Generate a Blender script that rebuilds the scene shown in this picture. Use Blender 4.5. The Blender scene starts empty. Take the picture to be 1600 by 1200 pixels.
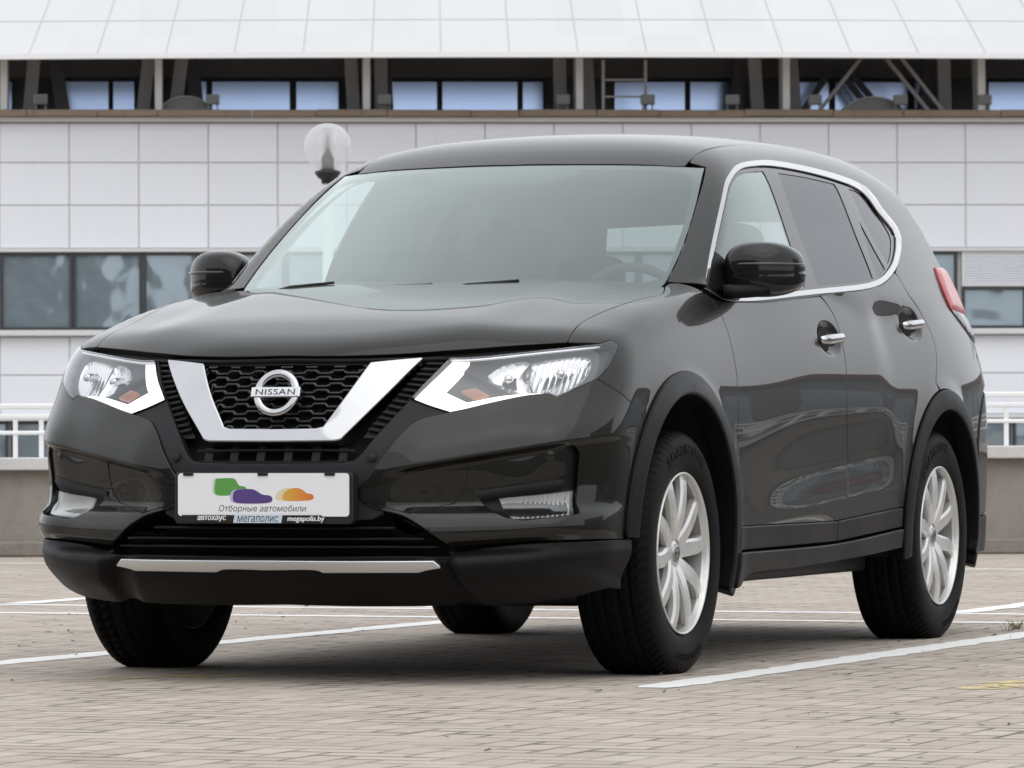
import bpy, bmesh, math, random
import numpy as np
from mathutils import Vector, Matrix
from mathutils.geometry import delaunay_2d_cdt
R_ = math.radians
random.seed(7); RNG = np.random.default_rng(7)
SC = bpy.context.scene; COL = SC.collection

# ---------------------------------------------------------------- camera, sky, sun, exposure
# world axes follow the parked car: x runs back from its nose, y across it, z up from the paving
CAM = np.array([-12.9063, -5.5670, 0.6803]); YAW, PITCH, ROLL = R_(20.6296), R_(0.61396), R_(-0.17846)
fw = np.array([math.cos(YAW)*math.cos(PITCH), math.sin(YAW)*math.cos(PITCH), math.sin(PITCH)])
rt = np.cross(fw, [0, 0, 1.]); rt /= np.linalg.norm(rt); up = np.cross(rt, fw)
CR = rt*math.cos(ROLL)+up*math.sin(ROLL); CU = up*math.cos(ROLL)-rt*math.sin(ROLL)
cd = bpy.data.cameras.new('camera'); cam = bpy.data.objects.new('camera', cd); COL.objects.link(cam)
cam.matrix_world = Matrix(((CR[0], CU[0], -fw[0], CAM[0]), (CR[1], CU[1], -fw[1], CAM[1]), (CR[2], CU[2], -fw[2], CAM[2]), (0, 0, 0, 1)))
cd.sensor_width = 36; cd.lens = 36*7911.4/1600; cd.clip_start = .5; cd.clip_end = 3000
cd.dof.use_dof = True; cd.dof.focus_distance = 13.6; cd.dof.aperture_fstop = 22
SC.camera = cam
SUN_EL, SUN_AZ = R_(58), R_(215)               # a high sun behind cloud, to the left behind the photographer
w = bpy.data.worlds.new('World'); SC.world = w; w.use_nodes = True
nt = w.node_tree; nt.nodes.clear()
out = nt.nodes.new('ShaderNodeOutputWorld'); bg = nt.nodes.new('ShaderNodeBackground')
sky = nt.nodes.new('ShaderNodeTexSky'); sky.sky_type = 'NISHITA'; sky.sun_disc = False
sky.sun_elevation = SUN_EL; sky.sun_rotation = R_(90)-SUN_AZ
sky.air_density = 1.0; sky.dust_density = 4.0; sky.ozone_density = 1.0
hs = nt.nodes.new('ShaderNodeHueSaturation'); hs.inputs['Saturation'].default_value = .20      # cloud cover takes the blue out
# a closed cloud deck: nearly even grey with broad soft banks, the clear sky only tinting it
tc = nt.nodes.new('ShaderNodeTexCoord')
nz = nt.nodes.new('ShaderNodeTexNoise'); nz.inputs['Scale'].default_value = 2.0; nz.inputs['Detail'].default_value = 5; nz.inputs['Roughness'].default_value = .55
cr = nt.nodes.new('ShaderNodeMapRange'); cr.inputs['From Min'].default_value = .3; cr.inputs['From Max'].default_value = .7; cr.inputs['To Min'].default_value = 6.9; cr.inputs['To Max'].default_value = 9.1
hz = nt.nodes.new('ShaderNodeMix'); hz.data_type = 'RGBA'; hz.inputs['Factor'].default_value = .12
tn = nt.nodes.new('ShaderNodeMix'); tn.data_type = 'RGBA'; tn.blend_type = 'MULTIPLY'; tn.inputs['Factor'].default_value = 1; tn.inputs[7].default_value = (.97, 1.0, 1.04, 1)
L_ = nt.links.new
L_(tc.outputs['Generated'], nz.inputs['Vector']); L_(nz.outputs['Fac'], cr.inputs['Value']); L_(cr.outputs[0], tn.inputs[6]); L_(sky.outputs[0], hs.inputs['Color'])
L_(tn.outputs[2], hz.inputs[6]); L_(hs.outputs[0], hz.inputs[7]); L_(hz.outputs[2], bg.inputs['Color'])
bg.inputs['Strength'].default_value = .15; L_(bg.outputs[0], out.inputs[0])
sd = bpy.data.lights.new('sun', 'SUN'); sd.energy = .7; sd.angle = R_(75); sd.color = (1, .98, .95)
sun = bpy.data.objects.new('sun', sd); COL.objects.link(sun)
sv = Vector((math.cos(SUN_EL)*math.cos(SUN_AZ), math.cos(SUN_EL)*math.sin(SUN_AZ), math.sin(SUN_EL)))
sun.rotation_euler = (-sv).to_track_quat('-Z', 'Y').to_euler(); sun.location = sv*60
SC.view_settings.view_transform = 'Standard'; SC.view_settings.look = 'None'; SC.view_settings.exposure = 0.2; SC.view_settings.gamma = 1
SC.render.engine = 'CYCLES'
SC.cycles.max_bounces = 10; SC.cycles.transparent_max_bounces = 24; SC.cycles.glossy_bounces = 6; SC.cycles.use_denoising = True
SC.cycles.caustics_reflective = False; SC.cycles.caustics_refractive = False

# ---------------------------------------------------------------- car body surfaces
# car axes: x runs back from the nose, y across (visible side is y<0), z up
def nspline(xs, ys, xq):
    """natural cubic spline through (xs, ys); ys may have trailing axes"""
    xs = np.asarray(xs, float); ys = np.asarray(ys, float); n = len(xs)
    h = np.diff(xs); A = np.zeros((n, n)); b = np.zeros((n,) + ys.shape[1:])
    A[0, 0] = A[-1, -1] = 1
    for i in range(1, n-1):
        A[i, i-1] = h[i-1]; A[i, i] = 2*(h[i-1]+h[i]); A[i, i+1] = h[i]
        b[i] = 6*((ys[i+1]-ys[i])/h[i]-(ys[i]-ys[i-1])/h[i-1])
    m = np.linalg.solve(A, b.reshape(n, -1)).reshape(b.shape)
    xq = np.asarray(xq, float); k = np.clip(np.searchsorted(xs, xq)-1, 0, n-2)
    ex = (slice(None),)+(None,)*(ys.ndim-1)
    hk = h[k][ex]; a = ((xs[k+1]-xq)[ex])/hk; c = 1-a
    return a*ys[k]+c*ys[k+1]+((a**3-a)*m[k]+(c**3-c)*m[k+1])*hk*hk/6

class Line:                                        # smooth 1D lookup
    def __init__(s, pts, n=400):
        p = np.array(pts, float); s.a, s.b = p[0, 0], p[-1, 0]; s.n = n
        s.t = nspline(p[:, 0], p[:, 1], np.linspace(s.a, s.b, n))
    def __call__(s, x):
        u = (np.asarray(x, float)-s.a)/(s.b-s.a)*(s.n-1)
        i = np.clip(np.floor(u).astype(int), 0, s.n-2); d = u-i
        d = np.clip(d, -40, 40)
        return s.t[i]*(1-d)+s.t[i+1]*d             # runs on straight past its ends

class Table:                                       # smooth 2D lookup, even in its second axis when asked
    def __init__(s, rows, cols, vals, even=False, n=(240, 240)):
        vals = np.array(vals, float); cols = list(cols)
        if even:
            vals = np.concatenate([vals[:, :0:-1], vals], 1); cols = [-c for c in cols[:0:-1]]+cols
        s.r0, s.r1, s.c0, s.c1, s.n = rows[0], rows[-1], cols[0], cols[-1], n
        v = nspline(rows, vals, np.linspace(s.r0, s.r1, n[0]))
        s.t = nspline(cols, v.T, np.linspace(s.c0, s.c1, n[1])).T
    def __call__(s, r, c):
        u = np.clip((r-s.r0)/(s.r1-s.r0), -.3, 1.3)*(s.n[0]-1); v = np.clip((c-s.c0)/(s.c1-s.c0), -.3, 1.3)*(s.n[1]-1)
        i = np.clip(np.floor(u).astype(int), 0, s.n[0]-2); j = np.clip(np.floor(v).astype(int), 0, s.n[1]-2)
        a = u-i; b = v-j; t = s.t
        return (t[i, j]*(1-a)+t[i+1, j]*a)*(1-b)+(t[i, j+1]*(1-a)+t[i+1, j+1]*a)*b

def smax(a, b, k):
    h = np.maximum(k-np.abs(a-b), 0)/k
    return np.maximum(a, b)+h*h*h*k/6.0
def sstep(a, b, x):
    t = np.clip((x-a)/(b-a), 0, 1); return t*t*t*(t*(6*t-15)+10)

FW = [0, .15, .30, .40, .50, .60, .70, .80, .90]
FZ = [.20, .27, .34, .385, .435, .50, .585, .66, .72, .78, .84, .90, .96]
FT = Table(FZ, FW, [
 [.13, .135, .15, .17, .20, .26, .34, .46, .62],
 [.02, .025, .04, .06, .09, .14, .21, .32, .50],
 [-.03, -.028, -.012, .008, .034, .08, .14, .22, .40],
 [-.034, -.030, -.012, .010, .043, .088, .139, .213, .39],
 [-.04, -.034, -.015, .005, .042, .088, .135, .20, .38],
 [-.038, -.033, -.014, .008, .047, .092, .141, .212, .39],
 [-.035, -.03, -.013, .010, .052, .10, .150, .222, .40],
 [-.015, -.01, .005, .03, .07, .115, .165, .226, .41],
 [.008, .015, .035, .06, .098, .14, .19, .255, .42],
 [.027, .035, .063, .095, .13, .175, .23, .30, .45],
 [.045, .055, .092, .125, .165, .215, .275, .345, .48],
 [.065, .078, .12, .163, .215, .265, .325, .39, .52],
 [.09, .10, .15, .20, .255, .31, .37, .44, .56]], even=True)
BL = Line([(-.2, .84), (.2, .868), (.5, .888), (.9, .898), (1.3, .893), (1.8, .89), (2.4, .89), (3., .893), (3.4, .897), (3.65, .90), (4., .888), (4.3, .858), (4.6, .80), (4.9, .70)])
PD = Line([(.15, -.05), (.2, -.03), (.28, -.012), (.38, -.008), (.43, -.004), (.47, -.002), (.52, -.008), (.57, -.0125), (.62, -.010), (.68, -.004), (.75, 0), (.85, -.004), (.93, -.013), (1., -.027), (1.06, -.043), (1.12, -.061), (1.2, -.09)])
PE = Line([(.15, -.05), (.2, -.03), (.28, -.014), (.38, -.008), (.47, -.004), (.57, -.001), (.68, 0), (.75, -.001), (.85, -.008), (.93, -.022), (1., -.040), (1.06, -.060), (1.12, -.084), (1.2, -.125)])
def side_w(x, z):
    d = sstep(1.30, 2.35, x)*(1-sstep(2.86, 3.16, x))                # door section against fender section
    zs = z-.062*(x-2.25)*(1-sstep(.66, .86, z))*sstep(.40, .47, z)          # the hollow low in the doors climbs rearward
    w = BL(x)+PD(zs)*d+PE(z)*(1-d)
    for xc in (.945, 3.65):
        r = np.hypot(x-xc, z-.36)
        w = w+.014*(1-sstep(.42, .56, r))
    return w
HC = Line([(-.1, .78), (.06, .905), (.12, .943), (.2, .975), (.35, 1.018), (.5, 1.047), (.8, 1.098), (1.1, 1.141), (1.4, 1.172), (1.7, 1.20)])
HD = Line([(-.1, .14), (.1, .095), (.4, .050), (.6, .038), (.8, .028), (1.0, .024), (1.25, .020), (1.5, .018), (1.8, .015)])   # drop at w = .72
def hood_z(x, w):
    w = np.abs(w)
    q = w/.72
    dome = .010*sstep(.62, .44, w-.06*sstep(.2, 1.2, x)) if False else .010*(1-sstep(.40, .62, w))*sstep(.1, .5, x)
    return HC(x)-HD(x)*(.35*q*q+.65*q**4)+dome-.010*sstep(.1, .5, x)
def front_x(z, w):
    g = sstep(.30, .45, w)*(1-sstep(.86, .95, w))
    zc = .605+.18*(w-.40); zl = .402+.06*(w-.50)
    r = .018*sstep(zc+.15, zc+.004, z)*sstep(zc-.022, zc+.003, z)-(.012*sstep(zc-.002, zc-.024, z)+.022*np.clip((zc-.02-z)/.11, 0, 1))*sstep(.465, .505, z)
    l = .020*sstep(.505, zl+.012, z)*sstep(zl-.030, zl+.004, z)
    return FT(z, w)-g*(r+l)
def low(P):
    x, w, z = P[..., 0], np.abs(P[..., 1]), P[..., 2]
    s = w-side_w(x, z)
    f = (front_x(z, w)-x)
    h = (z-hood_z(x, w))
    a = smax(s, f*.8, .07)
    return smax(a, h*.9, .10)
RC = Line([(1.4, 1.38), (1.7, 1.515), (1.85, 1.567), (2., 1.604), (2.25, 1.643), (2.5, 1.664), (3., 1.680), (3.5, 1.676), (4., 1.630), (4.3, 1.565), (4.6, 1.46)])
def roof_z(x, w): return RC(x)-.10*w*w-.5*w**6
def ws_x(w, z):
    dz = z-1.167
    return 1.215+1.62*dz+.22*dz*dz+.40*w*w
def green_w(x, z):
    dz = z-1.1
    t = .848-.30*dz-.27*dz*np.abs(dz)
    return t-.060*np.maximum(2.2-x, 0)**2/.64-.040*np.maximum(x-3.0, 0)**2
BX = Line([(.2, 4.50), (.4, 4.60), (.6, 4.66), (.8, 4.66), (.95, 4.60), (1.05, 4.56), (1.2, 4.45), (1.4, 4.28), (1.6, 4.10), (1.7, 4.0)])
def back_x(w, z): return BX(z)-.25*w*w
def all_w(x, z):
    t = sstep(1.125-.095*sstep(2.4, 3.1, x), 1.17, z)
    return side_w(x, np.minimum(z, 1.2))*(1-t)+green_w(x, np.maximum(z, 1.0))*t
def upp(P, side=green_w):
    x, w, z = P[..., 0], np.abs(P[..., 1]), P[..., 2]
    s = (w-side(x, z))*.93
    f = (ws_x(w, z)-x)*.5
    r = z-roof_z(x, w)
    b = (x-back_x(w, z))*.8
    a = smax(s, f, .05)
    a = smax(a, r, .10)
    return smax(a, b, .06)
def bod(P): return upp(P, all_w)
def grad(fn, P, e=.003):
    g = np.stack([(fn(P+d)-fn(P-d)) for d in np.eye(3)*e], -1)
    return g/np.linalg.norm(g, axis=-1, keepdims=True)
def cast(fn, O, D, t0, t1, n=160):
    """first outside-to-inside crossing of fn along the rays O + t D"""
    O = np.atleast_2d(O); D = np.broadcast_to(D, O.shape)
    ts = np.linspace(t0, t1, n); lo = np.full(len(O), float(t0)); hi = np.full(len(O), float(t1)); done = np.zeros(len(O), bool)
    for a, b in zip(ts[:-1], ts[1:]):
        v = fn(O+D*b)
        m = (~done) & (v < 0); lo[m] = a; hi[m] = b; done |= m
    for _ in range(36):
        mid = (lo+hi)/2; v = fn(O+D*mid[:, None]); m = v > 0
        lo = np.where(m, mid, lo); hi = np.where(m, hi, mid)
    return O+D*((lo+hi)/2)[:, None], done
# outline runs on the body surfaces (x, half-width, z); each inner list is one smooth run
RUN = {
'hood_lip': [[(0.095,0.028,0.912),(0.097,0.101,0.911),(0.112,0.21,0.912),(0.151,0.331,0.916),(0.232,0.479,0.928),(0.313,0.61,0.94),(0.395,0.724,0.948)]],
'shut': [[(0.395,0.725,0.948),(0.418,0.724,0.963),(0.459,0.72,0.981),(0.533,0.713,1.003),(0.64,0.713,1.027),(0.781,0.729,1.055),(0.95,0.748,1.083),(1.056,0.766,1.096),(1.11,0.763,1.104),(1.227,0.728,1.124)]],
'lamp': [[(0.198,0.451,0.906),(0.225,0.501,0.907),(0.319,0.647,0.924),(0.392,0.742,0.937),(0.452,0.802,0.945)], [(0.452,0.802,0.945),(0.491,0.82,0.954),(0.499,0.832,0.948),(0.487,0.84,0.934),(0.444,0.841,0.898),(0.406,0.834,0.867),(0.375,0.823,0.845)], [(0.375,0.823,0.845),(0.335,0.799,0.829),(0.263,0.741,0.795)], [(0.263,0.741,0.795),(0.261,0.722,0.805),(0.247,0.699,0.804),(0.222,0.662,0.799),(0.167,0.584,0.78),(0.127,0.518,0.762),(0.111,0.485,0.755)], [(0.111,0.485,0.755),(0.101,0.428,0.773),(0.093,0.373,0.794)], [(0.093,0.373,0.794),(0.136,0.415,0.849),(0.198,0.451,0.906)]],
'drl': [[(0.199,0.459,0.903),(0.222,0.501,0.904)], [(0.222,0.501,0.904),(0.172,0.477,0.861),(0.132,0.451,0.819)], [(0.132,0.451,0.819),(0.142,0.521,0.786)], [(0.142,0.521,0.786),(0.199,0.614,0.806),(0.257,0.703,0.814)], [(0.257,0.703,0.814),(0.25,0.701,0.807)], [(0.25,0.701,0.807),(0.167,0.583,0.782),(0.112,0.485,0.757)], [(0.112,0.485,0.757),(0.103,0.431,0.776),(0.096,0.381,0.794)], [(0.096,0.381,0.794),(0.138,0.422,0.847),(0.199,0.459,0.903)]],
'turn': [[(0.155,0.502,0.824),(0.159,0.539,0.804)], [(0.159,0.539,0.804),(0.181,0.576,0.811)], [(0.181,0.576,0.811),(0.177,0.535,0.834)], [(0.177,0.535,0.834),(0.155,0.502,0.824)]],
'bowl': [[(0.223,0.558,0.875),(0.254,0.579,0.897),(0.283,0.611,0.91),(0.307,0.648,0.911),(0.266,0.661,0.857),(0.245,0.678,0.818),(0.224,0.647,0.815),(0.211,0.6,0.834),(0.211,0.568,0.856),(0.223,0.558,0.875)]],
'bowl2': [[(0.309,0.655,0.908),(0.355,0.708,0.922),(0.398,0.765,0.93),(0.416,0.797,0.922),(0.399,0.806,0.897),(0.368,0.802,0.866),(0.321,0.777,0.836),(0.273,0.731,0.814),(0.251,0.69,0.816),(0.267,0.667,0.854),(0.309,0.655,0.908)]],
'seam': [[(0.375,0.823,0.844),(0.395,0.846,0.827),(0.435,0.873,0.802),(0.495,0.886,0.77),(0.559,0.89,0.742)]],
'bump_in': [[(0.109,0.484,0.753),(0.085,0.435,0.742),(0.065,0.401,0.729),(0.031,0.365,0.69),(-0.001,0.327,0.63),(-0.015,0.29,0.577),(-0.02,0.265,0.546),(-0.02,0.263,0.518)], [(-0.02,0.263,0.518),(-0.016,0.29,0.496),(-0.008,0.334,0.482),(-0.002,0.379,0.472),(-0.0,0.422,0.451),(0.006,0.459,0.426),(0.029,0.499,0.393),(0.044,0.51,0.382)]],
'bump_low': [[(0.044,0.51,0.382),(0.085,0.6,0.388),(0.134,0.699,0.395),(0.271,0.839,0.4),(0.426,0.878,0.4)]],
'fogbez': [[(0.101,0.553,0.532),(0.125,0.604,0.541),(0.223,0.774,0.566)], [(0.223,0.774,0.566),(0.228,0.78,0.573),(0.22,0.787,0.658)], [(0.22,0.787,0.658),(0.241,0.804,0.658),(0.256,0.813,0.642)], [(0.256,0.813,0.642),(0.23,0.82,0.475)], [(0.23,0.82,0.475),(0.216,0.814,0.471),(0.117,0.691,0.455)], [(0.117,0.691,0.455),(0.102,0.648,0.464),(0.1,0.622,0.476)], [(0.1,0.622,0.476),(0.101,0.553,0.532)]],
'foglens': [[(0.135,0.617,0.516),(0.115,0.667,0.47)], [(0.115,0.667,0.47),(0.229,0.808,0.483)], [(0.229,0.808,0.483),(0.255,0.801,0.537)], [(0.255,0.801,0.537),(0.135,0.617,0.516)]],
'cover': [[(0.09,0.551,0.615),(0.218,0.784,0.656)], [(0.218,0.784,0.656),(0.225,0.777,0.577)], [(0.225,0.777,0.577),(0.125,0.604,0.546),(0.091,0.536,0.541)], [(0.091,0.536,0.541),(0.09,0.551,0.615)]],
'tow': [[(-0.011,0.317,0.496),(0.0,0.354,0.553),(0.016,0.401,0.589),(0.087,0.549,0.615)], [(0.087,0.549,0.615),(0.09,0.532,0.539),(0.082,0.507,0.502)], [(0.082,0.507,0.502),(0.007,0.404,0.475)], [(0.007,0.404,0.475),(-0.011,0.317,0.496)]],
'lowbump': [[(0.044,0.51,0.373),(0.049,0.529,0.366),(0.086,0.599,0.378),(0.137,0.697,0.388),(0.273,0.838,0.393),(0.475,0.89,0.396)], [(0.475,0.89,0.396),(0.465,0.885,0.348),(0.457,0.86,0.258)], [(0.457,0.86,0.258),(0.413,0.845,0.263)], [(0.413,0.845,0.263),(0.335,0.77,0.242),(0.267,0.682,0.229),(0.157,0.458,0.216),(0.117,0.206,0.213),(0.103,0.0,0.216)]],
'intake': [[(-0.04,0.0,0.447),(-0.02,0.263,0.479),(-0.009,0.335,0.475),(-0.003,0.423,0.444),(0.035,0.496,0.385),(0.041,0.515,0.357)], [(0.041,0.515,0.357),(-0.019,0.262,0.35),(-0.031,0.019,0.348)]],
'bar': [[(-0.031,0.019,0.346),(-0.019,0.262,0.345),(0.024,0.469,0.345)], [(0.024,0.469,0.345),(0.033,0.49,0.328)], [(0.033,0.49,0.328),(0.024,0.444,0.321),(0.022,0.426,0.316)], [(0.022,0.426,0.316),(-0.017,0.16,0.315)], [(-0.017,0.16,0.315),(-0.021,0.143,0.321),(-0.023,0.005,0.321)]],
'V': [[(-0.012,0.011,0.668),(-0.004,0.185,0.669)], [(-0.004,0.185,0.669),(-0.001,0.204,0.673),(0.004,0.212,0.681)], [(0.004,0.212,0.681),(0.068,0.304,0.789),(0.164,0.39,0.902)], [(0.164,0.39,0.902),(0.131,0.321,0.896),(0.105,0.251,0.889)], [(0.105,0.251,0.889),(0.05,0.203,0.8),(0.011,0.148,0.712)], [(0.011,0.148,0.712),(0.008,0.128,0.707)], [(0.008,0.128,0.707),(0.003,0.005,0.706)]],
'V_out': [[(0.164,0.39,0.902),(0.068,0.304,0.789),(0.004,0.212,0.681)]],
'mesh': [[(0.085,0.03,0.902),(0.113,0.252,0.9)], [(0.113,0.252,0.9),(0.05,0.207,0.8),(0.012,0.15,0.712)], [(0.012,0.15,0.712),(0.003,0.005,0.707)]],
'rib': [[(0.167,0.397,0.901),(0.194,0.445,0.905)], [(0.194,0.445,0.905),(0.089,0.372,0.787),(0.022,0.294,0.697)], [(0.022,0.294,0.697),(0.017,0.26,0.697)], [(0.017,0.26,0.697),(0.079,0.328,0.796),(0.167,0.397,0.901)]],
'hole': [[(0.09,0.032,0.907),(0.107,0.212,0.904),(0.198,0.448,0.908)], [(0.198,0.448,0.908),(0.091,0.372,0.79),(0.024,0.303,0.697),(-0.006,0.269,0.644)], [(-0.006,0.269,0.644),(-0.015,0.246,0.621),(-0.02,0.216,0.614)], [(-0.02,0.216,0.614),(-0.03,0.019,0.613)]],
'lowgrille': [[(-0.015,0.013,0.661),(-0.004,0.228,0.662),(0.004,0.265,0.669)], [(0.004,0.265,0.669),(-0.007,0.26,0.644),(-0.015,0.239,0.625),(-0.02,0.206,0.618)], [(-0.02,0.206,0.618),(-0.029,0.018,0.616)]],
'surround': [[(0.092,0.027,0.91),(0.11,0.211,0.909),(0.153,0.347,0.912),(0.204,0.453,0.912)], [(0.204,0.453,0.912),(0.136,0.415,0.849),(0.092,0.373,0.793)], [(0.092,0.373,0.793),(0.101,0.428,0.772),(0.11,0.484,0.754)], [(0.109,0.484,0.753),(0.085,0.435,0.742),(0.065,0.401,0.729),(0.031,0.365,0.69),(-0.001,0.327,0.63),(-0.015,0.29,0.577),(-0.02,0.265,0.546),(-0.02,0.263,0.518)], [(-0.02,0.263,0.518),(-0.016,0.29,0.496),(-0.008,0.334,0.482),(-0.03,0.191,0.452)], [(-0.03,0.191,0.452),(-0.04,0.023,0.447)]],
'lampgap': [[(0.096,0.029,0.914),(0.113,0.21,0.913),(0.152,0.33,0.918),(0.233,0.478,0.93),(0.315,0.609,0.941),(0.4,0.724,0.951),(0.474,0.799,0.959),(0.504,0.821,0.959)], [(0.504,0.821,0.959),(0.458,0.8,0.95),(0.324,0.646,0.93),(0.198,0.444,0.91)], [(0.198,0.444,0.91),(0.104,0.214,0.9),(0.085,0.024,0.902)]],
'door_front_edge': [[(1.407,0.815,1.092),(1.423,0.829,1.065),(1.434,0.839,1.038),(1.444,0.858,0.977),(1.443,0.874,0.908),(1.439,0.882,0.859),(1.431,0.887,0.811),(1.421,0.891,0.744),(1.414,0.892,0.649),(1.362,0.903,0.526),(1.355,0.9,0.422)]],
'door_mid_edge': [[(2.453,0.821,1.135),(2.509,0.834,1.104),(2.555,0.848,1.06),(2.566,0.865,0.993),(2.561,0.88,0.911),(2.54,0.89,0.748),(2.588,0.878,0.585),(2.518,0.888,0.473),(2.496,0.887,0.443)]],
'belt': [[(1.407,0.815,1.092),(1.526,0.819,1.089),(1.856,0.826,1.098),(2.447,0.821,1.134)]],
'belt_rear': [[(2.439,0.825,1.134),(2.916,0.829,1.16),(3.186,0.819,1.186),(3.318,0.807,1.213),(3.392,0.798,1.23)]],
'door_rear_edge': [[(3.392,0.798,1.23),(3.424,0.8,1.223),(3.482,0.817,1.167),(3.606,0.828,1.102),(3.662,0.851,1.027),(3.66,0.865,0.981),(3.614,0.881,0.913),(3.566,0.893,0.865)]],
'clad_top': [[(1.356,0.9,0.414),(1.92,0.885,0.427),(2.496,0.887,0.443),(3.157,0.894,0.454)]],
'clad_bot': [[(1.353,0.897,0.36),(1.932,0.881,0.367),(2.502,0.882,0.378),(3.137,0.889,0.392)]],
'sill_bot': [[(1.299,0.889,0.249),(1.415,0.885,0.265),(1.548,0.878,0.288),(2.337,0.88,0.301),(2.715,0.881,0.312),(3.113,0.883,0.31),(3.136,0.887,0.339)]],
'chrome_out': [[(1.436,0.783,1.127),(1.54,0.762,1.212),(1.718,0.728,1.334),(1.919,0.687,1.453),(1.981,0.675,1.482),(2.06,0.664,1.508),(2.13,0.654,1.527),(2.212,0.647,1.541),(2.349,0.642,1.555),(2.527,0.638,1.566),(2.907,0.644,1.565),(3.282,0.652,1.551),(3.435,0.655,1.539),(3.539,0.661,1.522),(3.584,0.673,1.496),(3.613,0.689,1.461),(3.718,0.715,1.396),(3.719,0.726,1.372),(3.673,0.743,1.34),(3.542,0.772,1.283),(3.462,0.787,1.254),(3.367,0.8,1.227),(3.286,0.809,1.208),(3.191,0.817,1.19),(3.064,0.824,1.174),(2.922,0.828,1.162),(2.399,0.838,1.134),(1.828,0.835,1.1),(1.674,0.824,1.094),(1.554,0.81,1.095)]],
'chrome_in': [[(1.453,0.786,1.127),(1.547,0.768,1.207),(1.718,0.737,1.326),(1.916,0.697,1.443),(1.978,0.685,1.471),(2.056,0.673,1.498),(2.122,0.665,1.514),(2.191,0.659,1.527),(2.315,0.655,1.539),(2.483,0.652,1.548),(2.851,0.657,1.547),(3.218,0.665,1.532),(3.361,0.668,1.521),(3.445,0.674,1.505),(3.492,0.685,1.481),(3.523,0.7,1.447),(3.628,0.725,1.384),(3.633,0.734,1.364),(3.593,0.749,1.335),(3.48,0.775,1.283),(3.413,0.787,1.259),(3.335,0.797,1.237),(3.26,0.806,1.219),(3.175,0.813,1.203),(3.058,0.82,1.188),(2.928,0.823,1.177),(2.411,0.833,1.148),(1.838,0.832,1.113),(1.682,0.821,1.106),(1.561,0.808,1.106)]],
'glass_front': [[(1.538,0.792,1.149),(1.545,0.778,1.188),(1.598,0.763,1.24),(1.786,0.728,1.364),(1.954,0.695,1.454),(2.074,0.676,1.496),(2.199,0.667,1.518),(2.396,0.663,1.532)], [(2.396,0.663,1.532),(2.391,0.679,1.507),(2.32,0.777,1.3),(2.31,0.832,1.15)], [(2.31,0.832,1.15),(1.843,0.83,1.119),(1.594,0.809,1.113)], [(1.594,0.809,1.113),(1.538,0.792,1.149)]],
'glass_rear': [[(2.541,0.664,1.534),(2.85,0.666,1.533),(3.145,0.67,1.525)], [(3.145,0.67,1.525),(3.152,0.682,1.502),(3.115,0.755,1.352),(3.119,0.814,1.201)], [(3.119,0.814,1.201),(3.03,0.819,1.189),(2.447,0.83,1.156)], [(2.447,0.83,1.156),(2.453,0.753,1.358),(2.541,0.664,1.534)]],
'glass_quarter': [[(3.287,0.673,1.516),(3.413,0.672,1.51),(3.485,0.676,1.499),(3.545,0.711,1.422),(3.579,0.737,1.362),(3.517,0.76,1.317),(3.416,0.782,1.27),(3.369,0.789,1.255)], [(3.369,0.789,1.255),(3.297,0.749,1.358),(3.287,0.673,1.516)]],
'glass_fixed': [[(3.23,0.727,1.409),(3.267,0.767,1.319),(3.321,0.797,1.239)], [(3.321,0.797,1.239),(3.203,0.809,1.212),(3.165,0.812,1.206)], [(3.165,0.812,1.206),(3.177,0.78,1.29),(3.23,0.727,1.409)]],
'ws_edge': [[(1.985,0.605,1.519),(1.76,0.65,1.392),(1.575,0.676,1.275),(1.463,0.685,1.204),(1.369,0.687,1.145)]],
'ws_top': [[(1.847,0.058,1.531),(1.864,0.221,1.53),(1.908,0.416,1.527),(1.954,0.547,1.522),(1.983,0.606,1.518)]],
'ws_clear': [[(1.823,0.067,1.519),(1.838,0.23,1.517),(1.884,0.424,1.514),(1.917,0.528,1.509),(1.92,0.567,1.501),(1.886,0.593,1.477)], [(1.886,0.593,1.477),(1.781,0.619,1.413),(1.647,0.642,1.329),(1.517,0.657,1.246),(1.424,0.668,1.186),(1.38,0.659,1.161),(1.341,0.622,1.149)], [(1.341,0.622,1.149),(1.213,0.293,1.145)]],
'ditch': [[(1.977,0.556,1.53),(2.028,0.545,1.552),(2.099,0.534,1.576),(2.201,0.519,1.6),(2.4,0.482,1.628)]],
'handle_front': [[(2.301,0.866,0.986),(2.564,0.864,0.999)]],
'handle_rear': [[(3.31,0.839,1.051),(3.568,0.838,1.064)]],
'spot_sensor': [[(-0.005,0.295,0.633),(-0.005,0.296,0.632)], [(0.193,0.746,0.634),(0.194,0.748,0.632)]],
'taillamp_edge': [[(4.074,0.744,1.267),(4.064,0.763,1.22),(4.074,0.781,1.166),(4.103,0.793,1.122)]],
'fender_top': [[(1.227,0.728,1.124),(1.342,0.704,1.139),(1.371,0.718,1.14),(1.362,0.755,1.133),(1.37,0.783,1.122),(1.391,0.802,1.108),(1.407,0.815,1.092)]],
}

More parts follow.
